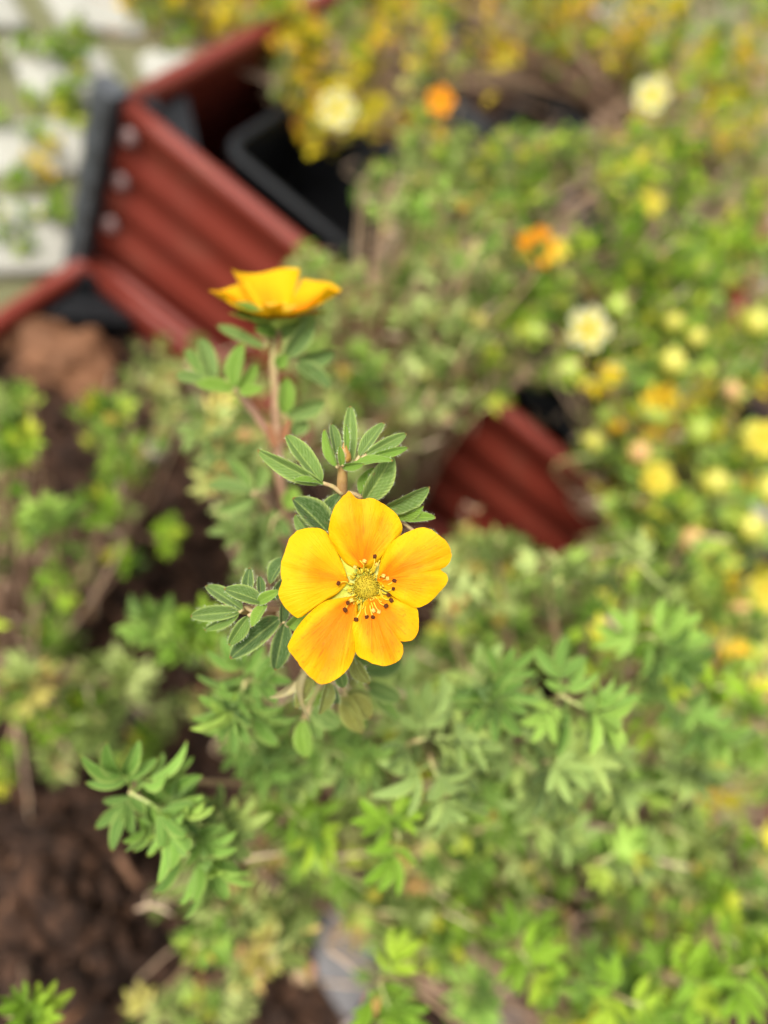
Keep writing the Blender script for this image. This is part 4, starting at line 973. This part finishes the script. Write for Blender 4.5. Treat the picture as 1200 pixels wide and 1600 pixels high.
zone(O1, [(560, 200, 860, 420), (640, 180, 860, 330)], 50, .60, .74, [LEAF_SAGE, LEAF_SAGE, LEAF_GREEN, LEAF_LIME], 12, 1.1, .3, DK)
zone([C1], [(820, 220, 1010, 560), (720, 430, 900, 600)], 55, .58, .72, [LEAF_GREEN, LEAF_LIME, LEAF_SAGE, LEAF_LIME], 12, 1.1, .35, DK)
zone([C2, C3s], [(930, 200, 1200, 620), (960, 380, 1200, 760)], 110, .58, .78, [LEAF_LIME, LEAF_LIME, LEAF_GREEN], 13, 1.1, .35, DK)
zone(C4s, [(1000, 130, 1200, 330), (820, 180, 960, 280)], 40, .74, .95, [LEAF_LIME, LEAF_SAGE, LEAF_GREEN], 12, 1.15, .35, DK)
g0 = sh(0, 0, 'tall shrub with dull yellow and brown faded blooms beside the end of the red crate', LEAF_GREEN, cap=150, seed=31, base=GP[0] + Vector((0, 0, .172)))
g1 = sh(0, 0, 'tall olive green shrub rooted in the soil beyond the end of the red panel', LEAF_GREEN, cap=120, seed=32, base=inside(1190, 1120))
g2 = sh(0, 0, 'tall bright shrub in the large pot behind the yellow flowered shrubs', LEAF_LIME, cap=60, seed=33, base=GP[1] + Vector((0, 0, .172)))
zone(g0, [(950, 560, 1200, 960), (900, 700, 1200, 1000)], 120, .50, .68, [LEAF_GREEN, LEAF_GREEN, LEAF_LIME, LEAF_YELLOW], 13, 1.1, .3, DK + [(660, 600, 950, 860)])
zone(g1, [(1000, 900, 1260, 1250)], 60, .45, .62, [LEAF_GREEN, LEAF_GREEN, LEAF_SAGE, LEAF_YELLOW], 12, 1.1, .35, [])
zone(g2, [(1000, 100, 1260, 560), (1020, -80, 1260, 160)], 75, .85, 1.1, [LEAF_LIME, LEAF_GREEN], 13, 1.25, .4, [])

def bloom(shb, px, py, D, diam, pm_, tilt=.5, cup=.15, spin=0.0):
    p = W(px, py, D); n = (-ray(px, py).normalized() * tilt + UPV * (1 - tilt) + Vector((rng.uniform(-.2, .2), rng.uniform(-.2, .2), 0))).normalized()
    shb.shoot(p - n * .012, n, 7, 1.0, .6, .0013, .0007)
    return generic_flower(shb.t, p, n, diam * .88, cup, pm_, spin, 0, True, p - n * .0135, wide=.88)
bloom(O1, 688, 158, .66, .028, PETAL_BG, .7)
bloom(O1, 838, 388, .58, .036, PETAL_BG, .75)
bloom(O1, 868, 392, .60, .024, PETAL_LEM, .5)
bloom(Y2, 527, 172, .68, .040, PETAL_CR, .6)
bloom(C1, 918, 514, .56, .038, PETAL_CR, .7)
bloom(C4s, 1018, 150, .74, .040, PETAL_CR, .6)
bloom(C3s, 1014, 316, .62, .027, PETAL_LEM, .5)
bloom(C3s, 1003, 250, .66, .022, PETAL_LEM, .5)
bloom(g0, 1022, 750, .52, .030, PETAL_LEM, .6, .35)
bloom(g0, 1195, 925, .50, .030, PETAL_LEM, .7)
bloom(g0, 1195, 685, .52, .030, PETAL_LEM, .7)
for (px, py, D, s_, m_) in ((1045, 505, .6, .015, BUDY), (1080, 533, .6, .015, BUDY), (1176, 512, .6, .018, BUDY), (1040, 575, .57, .019, BUDY), (1110, 762, .54, .019, BUDY), (1190, 772, .52, .022, BUDY), (1060, 795, .54, .016, BUDG),
    (1135, 620, .56, .015, BUDB), (995, 710, .54, .015, BUDB), (940, 650, .56, .012, BUDG), (920, 697, .55, .013, BUDY), (1110, 880, .52, .018, BUDY), (1075, 850, .53, .017, BUDB), (1150, 960, .5, .018, BUDB), (1160, 830, .52, .018, BUDY),
    (1015, 655, .56, .016, BUDG), (1160, 690, .54, .018, BUDY), (1090, 680, .55, .017, BUDG), (1125, 1000, .5, .016, BUDY), (1185, 1080, .48, .016, BUDB), (955, 480, .58, .014, BUDG), (830, 520, .58, .013, BUDG), (880, 580, .56, .016, BUDG), (1080, 930, .52, .015, BUDG), (1180, 1010, .49, .017, BUDY)):
    shb = g0 if px > 900 and py > 560 else (C2 if px > 930 else C1)
    p = W(px, py, D); n = tdir(.3)
    shb.shoot(p - n * .010, n, 6, 1.0, .6); bud(shb.t, p, n, s_, m_, p - n * .0115)
for q in list(back.values()) + [g0, g1, g2]: q.finish()

# ------------------------------------------------------------------ small things on the soil and the paving
p = onsoil(108, 555, .02)
tag(link('stone', lump_mesh('stone', .046, .036, .022, STONE, 3.1, 36, 24, .55), None, Matrix.Translation((p.x, p.y, soilz(p.x, p.y) + .012)) @ Matrix.Rotation(.5, 4, 'Z')), 'rounded brown stone lying on soil in the crate corner', 'stone')
p = onsoil(5, 525, .01)
tag(link('stone', lump_mesh('stone', .02, .022, .018, STONE, 9.1, 16, 12, .3), None, Matrix.Translation((p.x, p.y, soilz(p.x, p.y) + .008))), 'small brown stone against the side wall beside the larger stone', 'stone')
for k, (px, py, s_, lab) in enumerate(((243, 700, .012, 'small pale pebble on dark soil under the sparse shrub'), (40, 705, .014, 'pale tan pebble on soil beside the crate wall'), (215, 1105, .013, 'pale pebble on the soil beneath leafy stems'), (105, 1060, .010, 'whitish pebble between the green shrub and bare soil'))):
    p = onsoil(px, py, .006); tag(link('pebble', lump_mesh('pebble', s_, s_ * .8, s_ * .6, PEB, k * 5.5, 12, 8, .3), None, Matrix.Translation((p.x, p.y, soilz(p.x, p.y) + .004))), lab, 'pebble')
tw = (((100, 880), (230, 1010), 'thin brown twig lying across soil under the sparse shrub', .002), ((120, 1545), (200, 1350), 'pale dry twig on the bare soil', .0014), ((20, 1350), (90, 1230), 'dry twig beside the bare soil clods', .0012), ((180, 1330), (310, 1540), 'thick dark twig on bare soil below the near rosette', .003), ((0, 1440), (60, 1300), 'dry twig crossing the soil clods near the wall', .0011))
for (a, b_, lab, r) in tw:
    P = [onsoil(a[0] + (b_[0] - a[0]) * k / 11, a[1] + (b_[1] - a[1]) * k / 11, .004 + r) for k in range(12)]
    P = [x + Vector((noise.noise(x * 90), noise.noise(x * 90 + Vector((5, 5, 5))), 0)) * .002 for x in P]
    v, f, a_ = tube_geo(P, [r * (1.1 - .5 * k / 11) for k in range(12)], 6)
    c = P[0].copy(); o = tag(link('twig', mesh('twig', [x - c for x in v], f, TWIG, {'lv': a_}), None, Matrix.Translation(c)), lab, 'twig')
V_, F_, A_, B_ = leaflet(.026, .014, 8, 3, .4, .25, .1, .03)
dl = mesh('dry_leaf', V_, F_, DRYL, {'lu': A_, 'lv': B_})
dl2 = [mesh('dry_leaf', V_, F_, m_, {'lu': A_, 'lv': B_}) for m_ in (plain('litter_orange', (0.36, 0.15, 0.05), .7, .3, 150), plain('litter_tan', (0.38, 0.26, 0.15), .7, .3, 150), plain('litter_grey', (0.20, 0.17, 0.15), .7, .3, 150))]
for (px, py, z, lab) in ((300, 1525, .02, 'orange brown dry leaf lying on soil beside the thick twig'), (185, 1195, .03, 'curled brown dry leaf under the leafy shrub'), (60, 1590, .012, 'dry leaf on soil at the edge of the clods'), (700, 1395, .02, 'dry tan leaf on the soil below the low shrub'), (985, 1430, .05, 'pale dry leaf caught among the low green shrub')):
    p = onsoil(px, py, .008); M = Matrix.Translation((p.x, p.y, soilz(p.x, p.y) + .009)) @ Matrix.Rotation(rng.uniform(0, 6), 4, 'Z') @ Matrix.Rotation(rng.uniform(-.3, .3), 4, 'X')
    tag(link('dry_leaf', dl, None, M), lab, 'leaf', 'dry leaves on the soil')
for k in range(26):
    px, py = rng.uniform(430, 1000), rng.uniform(1420, 1600)
    p = onsoil(px, py, .008); sc = rng.uniform(.5, 1.0)
    M = Matrix.Translation((p.x, p.y, soilz(p.x, p.y) + .008)) @ Matrix.Rotation(rng.uniform(0, 6), 4, 'Z') @ Matrix.Rotation(rng.uniform(-.5, .5), 4, 'Y') @ Matrix.Diagonal((sc, sc, sc, 1))
    tag(link('dry_leaf', dl2[k % 3], None, M), ('small orange brown', 'small pale tan', 'small greyish')[k % 3] + ' dry leaf in the litter on soil below the low shrub', 'leaf', 'dry leaf litter below the low shrub')
SLATE = plain('stone_grey', (0.10, 0.095, 0.095), 0.7, 0.3, 60, 0.002, 0.3)
for (px, py, rx, sd, lab) in ((550, 1490, .040, 2.2, 'flat grey stone on the soil below the low shrub'), (780, 1570, .034, 8.8, 'smaller flat grey stone among dry leaf litter')):
    p = onsoil(px, py, .01); tag(link('stone', lump_mesh('stone', rx, rx * .7, .014, SLATE, sd, 20, 12, .3), None, Matrix.Translation((p.x, p.y, soilz(p.x, p.y) + .006)) @ Matrix.Rotation(sd, 4, 'Z')), lab, 'stone')
# weeds in the joints of the paving
for k, (px, py, n, sc, mt, lab) in enumerate(((105, 175, 9, 1.6, LEAF_LIME, 'green weed in a paving joint beside the black corner post'), (30, 205, 8, 1.5, LEAF_LIME, 'small weed between two pale slabs'), (55, 270, 7, 1.4, LEAF_YELLOW, 'yellowing weed in the paving below two pale slabs'),
        (45, 335, 9, 1.6, LEAF_LIME, 'spreading green weed in the joint near the crate wall'), (30, 380, 7, 1.4, LEAF_LIME, 'little weed at the foot of the crate wall'), (110, 90, 10, 1.6, LEAF_LIME, 'dark green weed in paving under the yellowing shrub'), (125, 120, 8, 1.5, LEAF_GREEN, 'weed tuft in paving by the top of the corner post'), (20, 100, 6, 1.5, LEAF_LIME, 'tiny weed alone on the pale slabs'))):
    b0 = onz(px, py, .004); ws = Shrub('weed', b0, lab, mt, 'weeds in the paving joints', 'weed', cap=80, seed=60 + k)
    for q in range(4):
        ws.shoot(b0 + Vector((rng.uniform(-.03, .03), rng.uniform(-.03, .03), rng.uniform(.01, .03))), tdir(.2), n, sc, .2, .001, .0005)
    ws.finish()
